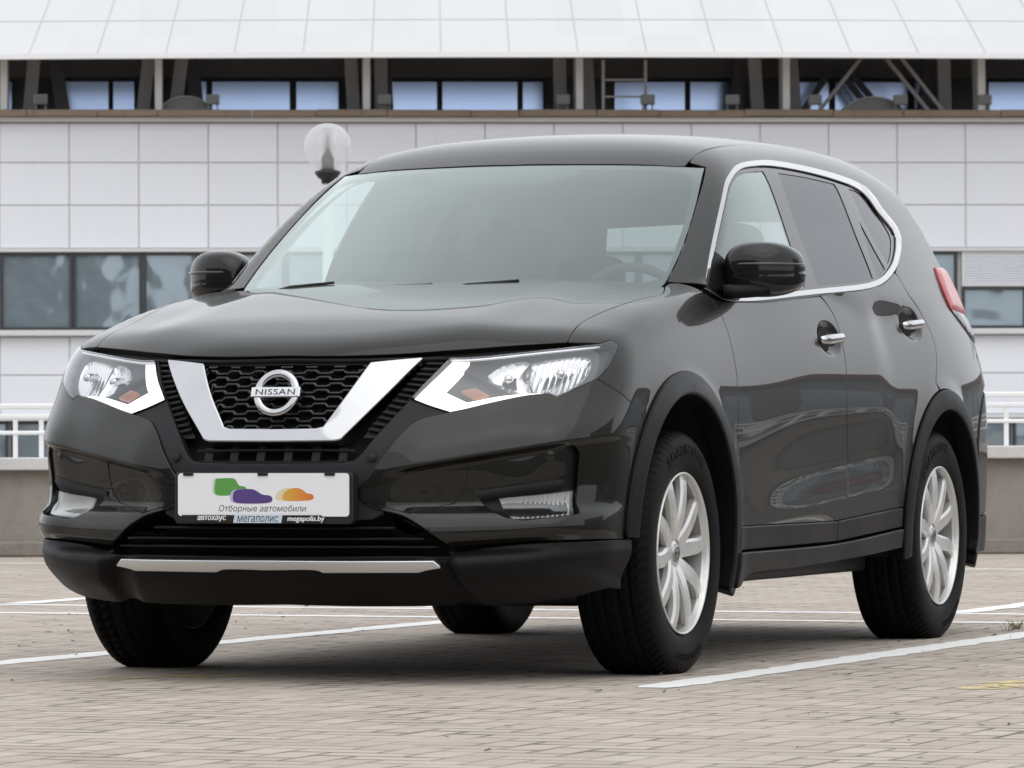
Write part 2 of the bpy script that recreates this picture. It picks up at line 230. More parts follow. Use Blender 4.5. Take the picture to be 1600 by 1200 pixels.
# ---------------------------------------------------------------- builders
class MB:
    """collects faces, with exact normals where the shape knows them, and links them as ONE mesh object"""
    def __init__(s): s.v = []; s.n = []; s.f = []; s.m = []; s.k = 0; s.sm = []
    def add(s, v, f, n=None, mat=0, smooth=True):
        v = np.asarray(v, float).reshape(-1, 3)
        s.v.append(v); s.n.append(np.zeros_like(v) if n is None else np.asarray(n, float).reshape(-1, 3))
        for q in f:
            s.f.append(tuple(int(i)+s.k for i in q)); s.m.append(mat); s.sm.append(smooth)
        s.k += len(v)
        return s
    def flip(s):                                    # the same shape on the other side of the car
        o = MB(); o.k = s.k; o.m = list(s.m); o.sm = list(s.sm)
        o.v = [v*[1, -1, 1] for v in s.v]; o.n = [n*[1, -1, 1] for n in s.n]; o.f = [q[::-1] for q in s.f]
        return o
    def xf(s, M):
        M = np.array(M); s.v = [v@M[:3, :3].T+M[:3, 3] for v in s.v]; s.n = [n@np.linalg.inv(M[:3, :3]) for n in s.n]
        return s
    def merge(s, o, mat=None):
        for v, n in zip(o.v, o.n): s.v.append(v); s.n.append(n)
        s.f += [tuple(i+s.k for i in q) for q in o.f]; s.m += (o.m if mat is None else [mat]*len(o.m)); s.sm += o.sm; s.k += o.k
        return s
    def mesh(s, name, mats):
        me = bpy.data.meshes.new(name); V = np.concatenate(s.v); N = np.concatenate(s.n)
        me.from_pydata(V.tolist(), [], s.f); me.polygons.foreach_set('use_smooth', s.sm)
        for m in (mats if isinstance(mats, (list, tuple)) else [mats]): me.materials.append(m)
        me.polygons.foreach_set('material_index', s.m); me.update()
        ln = np.linalg.norm(N, axis=1)
        if (ln > .1).any():
            N = np.where(ln[:, None] > .1, N/np.maximum(ln, 1e-9)[:, None], 0)
            me.normals_split_custom_set_from_vertices(N.tolist())
        return me
    def build(s, name, mats, parent=None, loc=None):
        o = bpy.data.objects.new(name, s.mesh(name, mats)); COL.objects.link(o)
        if loc is not None: o.location = loc
        if parent is not None: o.parent = parent
        return o

def tag(o, label=None, cat=None, group=None, kind=None):
    if label: o['label'] = label
    if cat: o['category'] = cat
    if group: o['group'] = group
    if kind: o['kind'] = kind
    return o
def thing(name, label, cat, loc=(0, 0, 0), rot=(0, 0, 0), group=None):
    o = bpy.data.objects.new(name, None); COL.objects.link(o); o.location = loc; o.rotation_euler = rot
    o.empty_display_size = .2
    return tag(o, label, cat, group)
def copy_tree(o, parent=None):
    c = o.copy(); COL.objects.link(c)
    if parent is not None: c.parent = parent
    for ch in list(o.children): copy_tree(ch, c)
    return c

def box(c, s, bev=0.0):
    """box of size s centred on c, its edges cut back by bev"""
    m = MB(); hx, hy, hz = np.array(s)/2.0
    if bev <= 0:
        v = [(x*hx+c[0], y*hy+c[1], z*hz+c[2]) for x in (-1, 1) for y in (-1, 1) for z in (-1, 1)]
        m.add(v, [(0, 1, 3, 2), (4, 6, 7, 5), (0, 4, 5, 1), (2, 3, 7, 6), (0, 2, 6, 4), (1, 5, 7, 3)], smooth=False); return m
    bm = bmesh.new(); bmesh.ops.create_cube(bm, size=1, matrix=Matrix.Translation(c)@Matrix.Diagonal((*s, 1)))
    bmesh.ops.bevel(bm, geom=list(bm.edges), offset=bev, segments=2, profile=.5, affect='EDGES')
    bm.verts.ensure_lookup_table(); bm.verts.index_update()
    m.add([v.co for v in bm.verts], [[v.index for v in f.verts] for f in bm.faces], smooth=False); bm.free(); return m
def prism(poly, axis, a, b, bev=0):
    """polygon in the two axes other than `axis`, run from a to b"""
    n = len(poly); o = [i for i in range(3) if i != axis]; v = np.zeros((2*n, 3))
    v[:n, o] = poly; v[n:, o] = poly; v[:n, axis] = a; v[n:, axis] = b
    f = [tuple(range(n)), tuple(range(2*n-1, n-1, -1))]+[(i, i+n, (i+1) % n+n, (i+1) % n) for i in range(n)]
    bm = bmesh.new(); vs = [bm.verts.new(q) for q in v]
    for q in f: bm.faces.new([vs[i] for i in q])
    bmesh.ops.recalc_face_normals(bm, faces=bm.faces)
    if bev: bmesh.ops.bevel(bm, geom=list(bm.edges), offset=bev, segments=2, profile=.5, affect='EDGES')
    bm.verts.index_update(); m = MB().add([q.co for q in bm.verts], [[q.index for q in g.verts] for g in bm.faces], smooth=False); bm.free(); return m
def frames(P, upv):
    P = np.asarray(P, float); T = np.gradient(P, axis=0); T /= np.linalg.norm(T, axis=1)[:, None]+1e-12
    u = np.broadcast_to(np.asarray(upv, float), P.shape); S = np.cross(T, u); S /= np.linalg.norm(S, axis=1)[:, None]+1e-12
    return P, S, np.cross(S, T)
def sweep(P, prof, upv=(0, 0, 1), caps=True, scale=None, smooth=True):
    """a closed 2D profile (side, up) carried along path P"""
    P, S, Un = frames(P, upv); pr = np.asarray(prof, float); n, k = len(P), len(pr)
    sc = np.ones(n) if scale is None else np.asarray(scale, float)
    V = P[:, None]+(S[:, None]*pr[None, :, :1]+Un[:, None]*pr[None, :, 1:])*sc[:, None, None]
    F = [(i*k+j, i*k+(j+1) % k, (i+1)*k+(j+1) % k, (i+1)*k+j) for i in range(n-1) for j in range(k)]
    if caps: F += [tuple(range(k))[::-1], tuple((n-1)*k+j for j in range(k))]
    return MB().add(V.reshape(-1, 3), F, smooth=smooth)
def circ(r, n=10, ry=None): return [(r*math.cos(2*math.pi*i/n), (ry or r)*math.sin(2*math.pi*i/n)) for i in range(n)]
def tube(P, r, n=10, upv=(0, 0, 1), scale=None): return sweep(P, circ(r, n), upv, scale=scale)
def lathe(prof, n=48, axis='y', smooth=True):
    """profile of (radius, height) turned about an axis"""
    pr = np.asarray(prof, float); k = len(pr); a = np.arange(n)*2*math.pi/n
    r = pr[None, :, 0]; h = np.broadcast_to(pr[None, :, 1], (n, k)); c, s_ = np.cos(a)[:, None]*r, np.sin(a)[:, None]*r
    V = np.stack([c, h, s_] if axis == 'y' else [c, s_, h], -1)
    F = [(i*k+j, ((i+1) % n)*k+j, ((i+1) % n)*k+j+1, i*k+j+1) for i in range(n) for j in range(k-1)]
    if axis == 'z': F = F
    else: F = [q[::-1] for q in F]
    return MB().add(V.reshape(-1, 3), F, smooth=smooth)
def ngon(poly3, mat=0): return MB().add(poly3, [tuple(range(len(poly3)))], smooth=False)

# ---- outlines -> panels that lie on the body surface
def cat_rom(P, step):
    P = np.asarray(P, float)
    if len(P) == 2:
        n = max(1, int(np.ceil(np.linalg.norm(P[1]-P[0])/step))); t = np.linspace(0, 1, n+1)[:, None]; return P[0]*(1-t)+P[1]*t
    Q = np.concatenate([[2*P[0]-P[1]], P, [2*P[-1]-P[-2]]]); o = []
    for i in range(1, len(Q)-2):
        n = max(1, int(np.ceil(np.linalg.norm(Q[i+1]-Q[i])/step)))
        d = [max(np.linalg.norm(Q[j+1]-Q[j]), 1e-6)**.5 for j in (i-1, i, i+1)]
        t0, t1 = 0, d[0]; t2 = t1+d[1]; t3 = t2+d[2]
        t = np.linspace(t1, t2, n, endpoint=False)[:, None]
        A1 = (t1-t)/(t1-t0)*Q[i-1]+(t-t0)/(t1-t0)*Q[i]; A2 = (t2-t)/(t2-t1)*Q[i]+(t-t1)/(t2-t1)*Q[i+1]; A3 = (t3-t)/(t3-t2)*Q[i+1]+(t-t2)/(t3-t2)*Q[i+2]
        B1 = (t2-t)/(t2-t0)*A1+(t-t0)/(t2-t0)*A2; B2 = (t3-t)/(t3-t1)*A2+(t-t1)/(t3-t1)*A3
        o.append((t2-t)/(t2-t1)*B1+(t-t1)/(t2-t1)*B2)
    return np.concatenate(o+[P[-1:]])
def runs3(runs):                                   # (x, half-width, z) runs -> signed runs on the visible side
    return [[(p[0], -p[1], p[2]) for p in r] for r in runs]
def close(runs, step):
    o = []
    for r in runs:
        q = cat_rom(r, step)
        o.append(q[:-1] if not o or True else q)
    P = np.concatenate(o)
    d = np.linalg.norm(P-np.roll(P, 1, 0), axis=1); P = P[d > 1e-4]
    # runs that do not touch are joined by straight edges
    out = []
    for a, b in zip(P, np.roll(P, -1, 0)):
        n = max(1, int(np.ceil(np.linalg.norm(b-a)/(step*1.6)))); out += [a+(b-a)*t for t in np.arange(n)/n]
    return np.array(out)
def inside(pt, poly):
    x, y = pt[:, 0][:, None], pt[:, 1][:, None]; a, b = poly, np.roll(poly, -1, 0)
    c = (a[None, :, 1] > y) != (b[None, :, 1] > y)
    with np.errstate(divide='ignore', invalid='ignore'):
        xi = (b[None, :, 0]-a[None, :, 0])*(y-a[None, :, 1])/(b[None, :, 1]-a[None, :, 1])+a[None, :, 0]
    return ((c & (x < xi)).sum(1) % 2) == 1
def edge_dist(pt, poly):
    o = np.full(len(pt), 1e9); a, b = poly, np.roll(poly, -1, 0)
    for i in range(0, len(pt), 2000):
        p = pt[i:i+2000][:, None]; ab = (b-a)[None]; t = np.clip(((p-a[None])*ab).sum(-1)/np.maximum((ab*ab).sum(-1), 1e-12), 0, 1)
        o[i:i+2000] = np.linalg.norm(p-(a[None]+ab*t[..., None]), axis=-1).min(1)
    return o
def area2(p): q = np.roll(p, -1, 0); return (p[:, 0]*q[:, 1]-q[:, 0]*p[:, 1]).sum()/2
def inset(p, g):
    e = np.roll(p, -1, 0)-p; e /= np.linalg.norm(e, axis=1)[:, None]+1e-12; n = np.stack([-e[:, 1], e[:, 0]], 1)
    m = n+np.roll(n, 1, 0); l = np.linalg.norm(m, axis=1)[:, None]; m = m/np.maximum(l, 1e-6)
    c = np.clip((m*n).sum(1), .5, 1)[:, None]
    return p+m*g/c
def patch(runs, fn, d, off=0.0, step=.03, gap=.0022, lip=.016, holes=(), crown=None, offn=None, mat=0, extra=None, cut=None, rim=.0022):
    """a panel with the given outline lying on surface fn, seen along d; edges roll over into a lip `lip` deep"""
    d = np.array(d, float); d /= np.linalg.norm(d)
    e1 = np.cross(d, [0, 0, 1.] if abs(d[2]) < .9 else [0, 1., 0]); e1 /= np.linalg.norm(e1); e2 = np.cross(e1, d)
    # e1 x e2 = -d, so counter-clockwise outlines face outward
    loops = []; base = None
    for k, rn in enumerate([runs]+list(holes)):
        P = close(rn, step*.8); q = np.stack([P@e1, P@e2], 1)
        if k == 0: base = (P@d).mean(); span = np.ptp(P@d)
        if (area2(q) > 0) != (k == 0): q = q[::-1]
        loops.append(inset(q, gap))
    o = loops[0]; lo, hi = o.min(0), o.max(0); h = step*.866
    gx = np.arange(lo[0], hi[0]+step, step); gy = np.arange(lo[1], hi[1]+step, h)
    G = np.array([(x+(.5*step if j % 2 else 0), y) for j, y in enumerate(gy) for x in gx])
    m = inside(G, o) & (edge_dist(G, o) > step*.45)
    for q in loops[1:]: m &= ~inside(G, q) & (edge_dist(G, q) > step*.45)
    G = G[m]
    if extra is not None:                           # rows of points along creases, so that facets follow them
        X = np.asarray(extra, float); X = np.stack([X@e1, X@e2], 1); k_ = inside(X, o) & (edge_dist(X, o) > step*.35)
        for q in loops[1:]: k_ &= ~inside(X, q) & (edge_dist(X, q) > step*.35)
        X = X[k_]; keep = np.ones(len(G), bool)
        for i in range(0, len(G), 500): keep[i:i+500] = np.sqrt(((G[i:i+500, None]-X[None])**2).sum(-1)).min(1) > step*.8
        G = np.concatenate([G[keep], X])
    V2 = np.concatenate(loops+[G]); E = []; k = 0
    for q in loops: E += [(k+i, k+(i+1) % len(q)) for i in range(len(q))]; k += len(q)
    nb = k
    vo, eo, fo, ov, oe, of = delaunay_2d_cdt([Vector(v) for v in V2], E, [], 0, 1e-7)
    V2o = np.array([tuple(v) for v in vo]); F = np.array([tuple(f) for f in fo])
    cen = V2o[F].mean(1); m = inside(cen, o)
    for q in loops[1:]: m &= ~inside(cen, q)
    F = F[m]
    a2 = V2o[F]; ar = (a2[:, 1, 0]-a2[:, 0, 0])*(a2[:, 2, 1]-a2[:, 0, 1])-(a2[:, 1, 1]-a2[:, 0, 1])*(a2[:, 2, 0]-a2[:, 0, 0])
    F = np.where((ar < 0)[:, None], F[:, ::-1], F)
    mp = {}                                         # input boundary vertex -> output vertex
    for i, src in enumerate(ov):
        for q in src: mp[q] = i
    def lift(q2, edge=False):
        O = q2[:, :1]*e1+q2[:, 1:]*e2+d*(base-span/2-.40)
        P, ok = cast(fn, O, d, 0, .8+span, 80); N = grad(fn, P)
        return P, N
    P, N = lift(V2o); D = None
    of_ = np.full(len(P), float(off))
    if crown or offn is not None:
        D = np.min([edge_dist(V2o, q) for q in loops], 0)
        if crown: t = np.clip(D/crown[1], 0, 1); of_ = of_+crown[0]*np.sqrt(np.maximum(1-(1-t)**2, 0))
        if offn is not None: of_ = of_+offn(P, D)
    P2 = P+N*of_[:, None]
    mb = MB()
    if crown or offn is not None: N2 = mesh_normals(P2, F)
    else: N2 = N
    mb.add(P2, F, N2, mat)
    if lip > 0:
        k = 0
        for q in loops:
            ids = np.array([mp.get(k+i, -1) for i in range(len(q))]); k += len(q); ids = ids[ids >= 0]
            p = P2[ids]; n = N[ids]; t = np.roll(p, -1, 0)-np.roll(p, 1, 0); t /= np.linalg.norm(t, axis=1)[:, None]+1e-12
            ot = np.cross(t, n); ot /= np.linalg.norm(ot, axis=1)[:, None]+1e-12
            r = min(rim, lip*.5); q_ = len(p); c = math.sqrt(.5)
            n0 = N2[ids]
            rings = [(p, n0), (p+ot*r*c-n*r*(1-c), ot*c+n*c), (p+ot*r-n*r, ot), (p+ot*r-n*lip, ot)]
            if cut is not None: rings[-1] = (p+ot*(r-cut)-n*lip, ot)
            vv = np.concatenate([x[0] for x in rings]); nn = np.concatenate([x[1] for x in rings]); ff = []
            for a in range(len(rings)-1):
                for i in range(q_):
                    j = (i+1) % q_; ff.append((a*q_+i, (a+1)*q_+i, (a+1)*q_+j, a*q_+j))
            mb.add(vv, ff, nn, mat)
    return mb
def mesh_normals(P, F):
    N = np.zeros_like(P); c = np.cross(P[F[:, 1]]-P[F[:, 0]], P[F[:, 2]]-P[F[:, 0]])
    for i in range(3): np.add.at(N, F[:, i], c)
    return N/(np.linalg.norm(N, axis=1)[:, None]+1e-15)
def half(runs):                                    # a run from the centre line outward, made whole across the car
    r = [list(map(tuple, q)) for q in runs]
    r[0][0] = (r[0][0][0], 0, r[0][0][2]); r[-1][-1] = (r[-1][-1][0], 0, r[-1][-1][2])
    m = [[(p[0], -p[1], p[2]) for p in q[::-1]] for q in r[::-1]]
    return r+m
def pts_on(fn, runs, d, step, off=0.0):
    """points of an open run pressed onto the surface"""
    P = np.concatenate([cat_rom(r, step) for r in runs]); d = np.array(d, float)/np.linalg.norm(d)
    Q, ok = cast(fn, P-d*.3, d, 0, .7, 80); return Q+grad(fn, Q)*off
def text_mesh(body, size, depth=.002, shear=0.0, bold=0.0, align='CENTER', space=1.0):
    cu = bpy.data.curves.new('lettering', 'FONT'); cu.body = body; cu.size = size; cu.shear = shear; cu.offset = bold
    cu.align_x = align; cu.align_y = 'CENTER'; cu.space_character = space; cu.resolution_u = 3; cu.fill_mode = 'NONE'
    o = bpy.data.objects.new('lettering', cu); COL.objects.link(o); dg = bpy.context.evaluated_depsgraph_get()
    me = bpy.data.meshes.new_from_object(o.evaluated_get(dg)); V = np.array([tuple(q.co)[:2] for q in me.vertices]); E = [tuple(e.vertices) for e in me.edges]
    bpy.data.objects.remove(o); bpy.data.curves.remove(cu); bpy.data.meshes.remove(me)
    # fill between the outlines (even-odd), then give the letters their side walls
    vo, eo, fo, ov, oe, of = delaunay_2d_cdt([Vector(v) for v in V], E, [], 0, 1e-6*size)
    P = np.array([tuple(v) for v in vo]); T = np.array([tuple(f) for f in fo]); c = P[T].mean(1); A, B = V[[e[0] for e in E]], V[[e[1] for e in E]]
    k = (A[None, :, 1] > c[:, None, 1]) != (B[None, :, 1] > c[:, None, 1])
    with np.errstate(divide='ignore', invalid='ignore'): xi = (B[:, 0]-A[:, 0])[None]*(c[:, None, 1]-A[None, :, 1])/(B[:, 1]-A[:, 1])[None]+A[None, :, 0]
    T = T[((k & (c[:, None, 0] < xi)).sum(1) % 2) == 1]
    a2 = P[T]; ar = (a2[:, 1, 0]-a2[:, 0, 0])*(a2[:, 2, 1]-a2[:, 0, 1])-(a2[:, 1, 1]-a2[:, 0, 1])*(a2[:, 2, 0]-a2[:, 0, 0]); T = np.where((ar < 0)[:, None], T[:, ::-1], T)
    n = len(P); v = np.column_stack([P, np.full(n, depth)]); f = [tuple(int(i) for i in t) for t in T]
    if depth > 0:
        v = np.vstack([v, np.column_stack([P, np.full(n, -depth)])]); ct = {}
        for t in f:
            for i in range(3): ct[(t[i], t[(i+1) % 3])] = 1
        f += [(i, i+n, j+n, j) for (i, j) in ct if (j, i) not in ct]
    return v, f

# ---------------------------------------------------------------- materials
def mat(name, col=(.5, .5, .5), rough=.5, metal=0.0, coat=0.0, coat_r=.03, spec=.5, emit=None, estr=0):
    m = bpy.data.materials.new(name); m.use_nodes = True; b = m.node_tree.nodes['Principled BSDF']
    b.inputs['Base Color'].default_value = (*col, 1); b.inputs['Roughness'].default_value = rough; b.inputs['Metallic'].default_value = metal
    b.inputs['Coat Weight'].default_value = coat; b.inputs['Coat Roughness'].default_value = coat_r; b.inputs['Specular IOR Level'].default_value = spec
    if emit: b.inputs['Emission Color'].default_value = (*emit, 1); b.inputs['Emission Strength'].default_value = estr
    return m
class NT:
    """short hand for wiring a material"""
    def __init__(s, m): s.t = m.node_tree; s.b = s.t.nodes.get('Principled BSDF')
    def n(s, kind, **kw):
        q = s.t.nodes.new(kind)
        for k, v in kw.items():
            if k[0] == '_': setattr(q, k[1:], v)
            else:
                i = q.inputs[int(k[1:])] if k[0] == 'i' and k[1:].isdigit() else q.inputs[k.replace('_', ' ')]
                if hasattr(v, 'is_linked') or hasattr(v, 'links'): s.t.links.new(v, i)
                else: i.default_value = v
        return q
    def m(s, op, a, b=0.0, c=0.0):
        q = s.t.nodes.new('ShaderNodeMath'); q.operation = op
        for i, v in enumerate((a, b, c)):
            if isinstance(v, (int, float)): q.inputs[i].default_value = v
            else: s.t.links.new(v, q.inputs[i])
        return q.outputs[0]
    def mix(s, fac, a, b, blend='MIX'):
        q = s.t.nodes.new('ShaderNodeMix'); q.data_type = 'RGBA'; q.blend_type = blend
        for i, v in ((0, fac), (6, a), (7, b)):
            if isinstance(v, (int, float)): q.inputs[i].default_value = v
            elif isinstance(v, tuple): q.inputs[i].default_value = (*v, 1) if len(v) == 3 else v
            else: s.t.links.new(v, q.inputs[i])
        return q.outputs[2]
    def rng(s, v, a, b, c, d):
        q = s.t.nodes.new('ShaderNodeMapRange'); s.t.links.new(v, q.inputs[0])
        for i, x in enumerate((a, b, c, d)): q.inputs[i+1].default_value = x
        return q.outputs[0]
    def link(s, a, b): s.t.links.new(a, b)
    def noise(s, vec, scale, detail=4, rough=.55):
        q = s.t.nodes.new('ShaderNodeTexNoise'); q.inputs['Scale'].default_value = scale; q.inputs['Detail'].default_value = detail; q.inputs['Roughness'].default_value = rough
        s.t.links.new(vec, q.inputs['Vector']); return q.outputs['Fac']
    def coord(s): return s.t.nodes.new('ShaderNodeTexCoord').outputs['Object']
    def bump(s, h, strength, dist=.01):
        q = s.t.nodes.new('ShaderNodeBump'); q.inputs['Strength'].default_value = strength; q.inputs['Distance'].default_value = dist
        s.t.links.new(h, q.inputs['Height']); s.t.links.new(q.outputs[0], s.b.inputs['Normal'])
def clear(name, tint=(.8, .9, .87), ior=1.5, rough=0.0, gain=1.0, mirror=(.95, .98, 1.0)):
    """thin sheet of glass: what is behind shows through its tint, the sky mirrors in it by Fresnel"""
    m = bpy.data.materials.new(name); m.use_nodes = True; t = m.node_tree; t.nodes.clear()
    o = t.nodes.new('ShaderNodeOutputMaterial'); tr = t.nodes.new('ShaderNodeBsdfTransparent'); gl = t.nodes.new('ShaderNodeBsdfGlossy'); mx = t.nodes.new('ShaderNodeMixShader')
    tr.inputs['Color'].default_value = (*tint, 1); gl.inputs['Roughness'].default_value = rough; gl.inputs['Color'].default_value = (*mirror, 1)
    def M(op, a, b):
        q = t.nodes.new('ShaderNodeMath'); q.operation = op
        for i, v in enumerate((a, b)):
            if isinstance(v, (int, float)): q.inputs[i].default_value = v
            else: t.links.new(v, q.inputs[i])
        return q.outputs[0]
    ge = t.nodes.new('ShaderNodeNewGeometry'); dp = t.nodes.new('ShaderNodeVectorMath'); dp.operation = 'DOT_PRODUCT'
    t.links.new(ge.outputs['Normal'], dp.inputs[0]); t.links.new(ge.outputs['Incoming'], dp.inputs[1])
    f0 = ((ior-1)/(ior+1))**2
    k = M('POWER', M('SUBTRACT', 1.0, M('ABSOLUTE', dp.outputs['Value'], 0)), 5.0)
    F = M('ADD', f0, M('MULTIPLY', k, 1-f0)); F = M('DIVIDE', M('MULTIPLY', F, 2.0), M('ADD', F, 1.0))   # both faces of the sheet
    g = t.nodes.new('ShaderNodeMath'); g.operation = 'MULTIPLY'; g.use_clamp = True; g.inputs[1].default_value = gain
    t.links.new(F, g.inputs[0]); t.links.new(g.outputs[0], mx.inputs[0]); t.links.new(tr.outputs[0], mx.inputs[1]); t.links.new(gl.outputs[0], mx.inputs[2]); t.links.new(mx.outputs[0], o.inputs[0])
    return m


# ================================================================ THE PLACE
HX = np.array([math.sin(YAW), -math.cos(YAW), 0]); HY = np.array([math.cos(YAW), math.sin(YAW), 0])
ROTZ = YAW-math.pi/2
def far(X, Y, Z=0.0): return tuple(np.array([CAM[0], CAM[1], 0])+HX*X+HY*Y+np.array([0, 0, Z]))   # across / away from the photographer

# ---- herringbone block paving
def paving_material():
    m = mat('herringbone paving', rough=.85); t = NT(m); c = t.coord()
    sep = t.t.nodes.new('ShaderNodeSeparateXYZ'); t.link(c, sep.inputs[0])
    wob = t.noise(c, 1.3, 2); wz = t.m('MULTIPLY', t.m('SUBTRACT', wob, .5), .16)
    x = t.m('ADD', t.m('MULTIPLY', sep.outputs[0], 9.8), wz); y = t.m('ADD', t.m('MULTIPLY', sep.outputs[1], 9.8), wz)
    i = t.m('FLOOR', x); j = t.m('FLOOR', y); fx = t.m('SUBTRACT', x, i); fy = t.m('SUBTRACT', y, j)
    k = t.m('FLOORED_MODULO', t.m('SUBTRACT', i, j), 4.0)
    is_ = [t.m('COMPARE', k, float(q), .1) for q in range(4)]
    dl = t.m('MULTIPLY', t.m('ADD', fx, is_[1]), .60); dr = t.m('MULTIPLY', t.m('ADD', t.m('SUBTRACT', 1.0, fx), is_[0]), .60)
    db = t.m('ADD', fy, is_[2]); dt = t.m('ADD', t.m('SUBTRACT', 1.0, fy), is_[3])
    d = t.m('MINIMUM', t.m('MINIMUM', dl, dr), t.m('MINIMUM', db, dt))
    bi = t.m('SUBTRACT', i, is_[1]); bj = t.m('SUBTRACT', j, is_[2])
    cv = t.t.nodes.new('ShaderNodeCombineXYZ'); t.link(bi, cv.inputs[0]); t.link(bj, cv.inputs[1])
    wn = t.t.nodes.new('ShaderNodeTexWhiteNoise'); wn.noise_dimensions = '2D'; t.link(cv.outputs[0], wn.inputs['Vector']); rnd = wn.outputs['Value']
    big = t.noise(c, .45, 5, .6); mid = t.noise(c, 3.0, 5, .65); fine = t.noise(c, 160, 3, .7); grit = t.noise(c, 38, 4, .7)
    base = t.mix(rnd, (.305, .250, .202), (.415, .352, .292))
    base = t.mix(t.rng(big, .35, .68, 0, .55), base, (.435, .382, .325))
    base = t.mix(t.rng(mid, .5, .78, 0, .38), base, (.25, .21, .178))
    base = t.mix(t.rng(fine, .35, .75, 0, .35), base, (.49, .45, .41))
    base = t.mix(t.rng(grit, .62, .8, 0, .35), base, (.17, .145, .125))
    # joints: width and fill vary, moss in some
    jn = t.noise(c, 2.1, 4, .6); jw = t.rng(jn, .34, .64, .045, .14)
    jf = t.m('MULTIPLY', t.m('SUBTRACT', 1.0, t.m('SMOOTH_MIN', 1.0, t.m('DIVIDE', d, jw), .3)), 1.0)
    jf = t.m('MAXIMUM', jf, 0.0)
    dirt = t.mix(t.rng(t.noise(c, 1.1, 4, .7), .50, .66, 0, 1), (.048, .036, .028), (.040, .043, .015))
    jfac = t.m('MULTIPLY', t.m('POWER', jf, .7), t.rng(t.noise(c, 2.6, 4, .65), .36, .62, .12, 1.0))
    col = t.mix(jfac, base, dirt)
    t.link(col, t.b.inputs['Base Color'])
    h = t.m('SUBTRACT', t.m('MULTIPLY', t.m('MINIMUM', d, .07), 9.0), t.m('MULTIPLY', fine, .25))
    t.bump(t.m('ADD', h, t.m('MULTIPLY', rnd, .25)), .55, .006)
    return m
S_ = 420
g = MB().add([(-S_, -S_, 0), (S_, -S_, 0), (S_, S_, 0), (-S_, S_, 0)], [(0, 1, 2, 3)], smooth=False)
tag(g.build('paving', paving_material()), kind='structure')

# ---- unseen dark ground, added so the doors and bumper mirror something dark
asph = mat('added dark asphalt', (.045, .044, .043), .85); t = NT(asph); c = t.coord(); a_ = t.noise(c, 120, 3, .7); b_ = t.noise(c, .8, 5, .6)
t.link(t.mix(t.rng(a_, .35, .75, 0, .7), t.mix(b_, (.034, .033, .032), (.056, .054, .052)), (.10, .098, .095)), t.b.inputs['Base Color']); t.bump(a_, .5, .004)
tag(MB().add([(-200, -200, .005), (200, -200, .005), (200, -3.0, .005), (-4.6, -3.0, .005), (-4.6, 200, .005), (-200, 200, .005)], [(0, 1, 2, 3), (0, 3, 4, 5)], smooth=False).build('unseen_dark_ground', asph), kind='structure')
# ---- painted bay lines, worn along their edges
def line_paint(name, col, wear):
    m = mat(name, col, .7); t = NT(m); c = t.coord()
    a = t.noise(c, 14, 5, .7); b = t.noise(c, 70, 3, .7)
    t.link(t.mix(t.rng(a, .3, .75, 0, .55), col, tuple(v*.74 for v in col)), t.b.inputs['Base Color'])
    f = t.m('ADD', t.m('MULTIPLY', a, .65), t.m('MULTIPLY', b, .35))
    t.link(t.rng(f, wear, wear+.06, 0, 1), t.b.inputs['Alpha']); return m
WHITE = line_paint('worn white line paint', (.80, .79, .77), .345); YEL = line_paint('faded yellow paint', (.62, .50, .24), .455)
def stripe(a, b, wd, m=WHITE, name='bay_line', end=.03, z=.0014):
    a = np.array(a, float); b = np.array(b, float); n = max(6, int(np.linalg.norm(b-a)/.09)); d = (b-a)/np.linalg.norm(b-a); s = np.array([-d[1], d[0]])
    V = []
    for i in range(n+1):
        p = a+(b-a)*i/n; l = 1 if i % n else .6
        V += [(*(p+s*(wd/2*l+RNG.normal(0, end*.25))), z), (*(p-s*(wd/2*l+RNG.normal(0, end*.25))), z)]
    return tag(MB().add(V, [(2*i+1, 2*i+3, 2*i+2, 2*i) for i in range(n)], smooth=False).build(name, m), kind='structure')
stripe((.12, -1.065), (5.0, -1.085), .135); stripe((-2.5, 1.375), (5.0, 1.29), .135)
stripe((5.06, -2.9), (5.0, 5.2), .12, end=.016, z=.0018); stripe((5.93, -2.9), (5.90, 6.2), .12, end=.016)
for y in (-2.7, -.29, 1.9, 3.76): stripe((6.0, y), (11.0, y+.02), .13, z=.0022)
stripe((12.3, -2.9), (12.2, 9), .11, z=.0014); stripe((-2.5, 3.72), (5.0, 3.70), .13)
for a, b, wd in (((.16, .60), (.40, .40), .10), ((.27, .36), (.55, .26), .08), ((.42, .14), (.70, -.07), .09), ((.30, -1.92), (.62, -1.97), .14), ((.62, -1.86), (.86, -2.02), .12)):
    stripe(a, b, wd, YEL, 'yellow_marking')

# ---- crumbs of leaf and soil blown over the blocks
def crumbs():
    mb = MB()
    spots = [(.6, 2.0, 2.4, 1.2, 70), (3.5, 2.4, 1.4, 1.0, 60), (4.3, -1.0, .8, .25, 40), (1.5, -1.6, 2.2, .8, 60), (-2.0, -2.6, 1.5, 1.8, 40), (9, 1, 4, 4, 120), (2.5, 1.7, 1.2, .4, 30)]
    for cx, cy, sx_, sy_, n in spots:
        for _ in range(n):
            x, y = RNG.normal(cx, sx_), RNG.normal(cy, sy_)
            a = RNG.uniform(0, 6.3); l = RNG.uniform(.004, .017)*(1.6 if RNG.random() < .12 else 1); wd = l*RNG.uniform(.3, .7); h = RNG.uniform(.001, .008)
            c_, s_ = math.cos(a), math.sin(a)
            q = [(-l, 0, .001), (0, -wd, h*.5), (l, 0, h), (0, wd, h*.4)]
            mb.add([(x+u*c_-v*s_, y+u*s_+v*c_, .002+k) for u, v, k in q], [(0, 1, 2, 3)], smooth=False)
    return mb
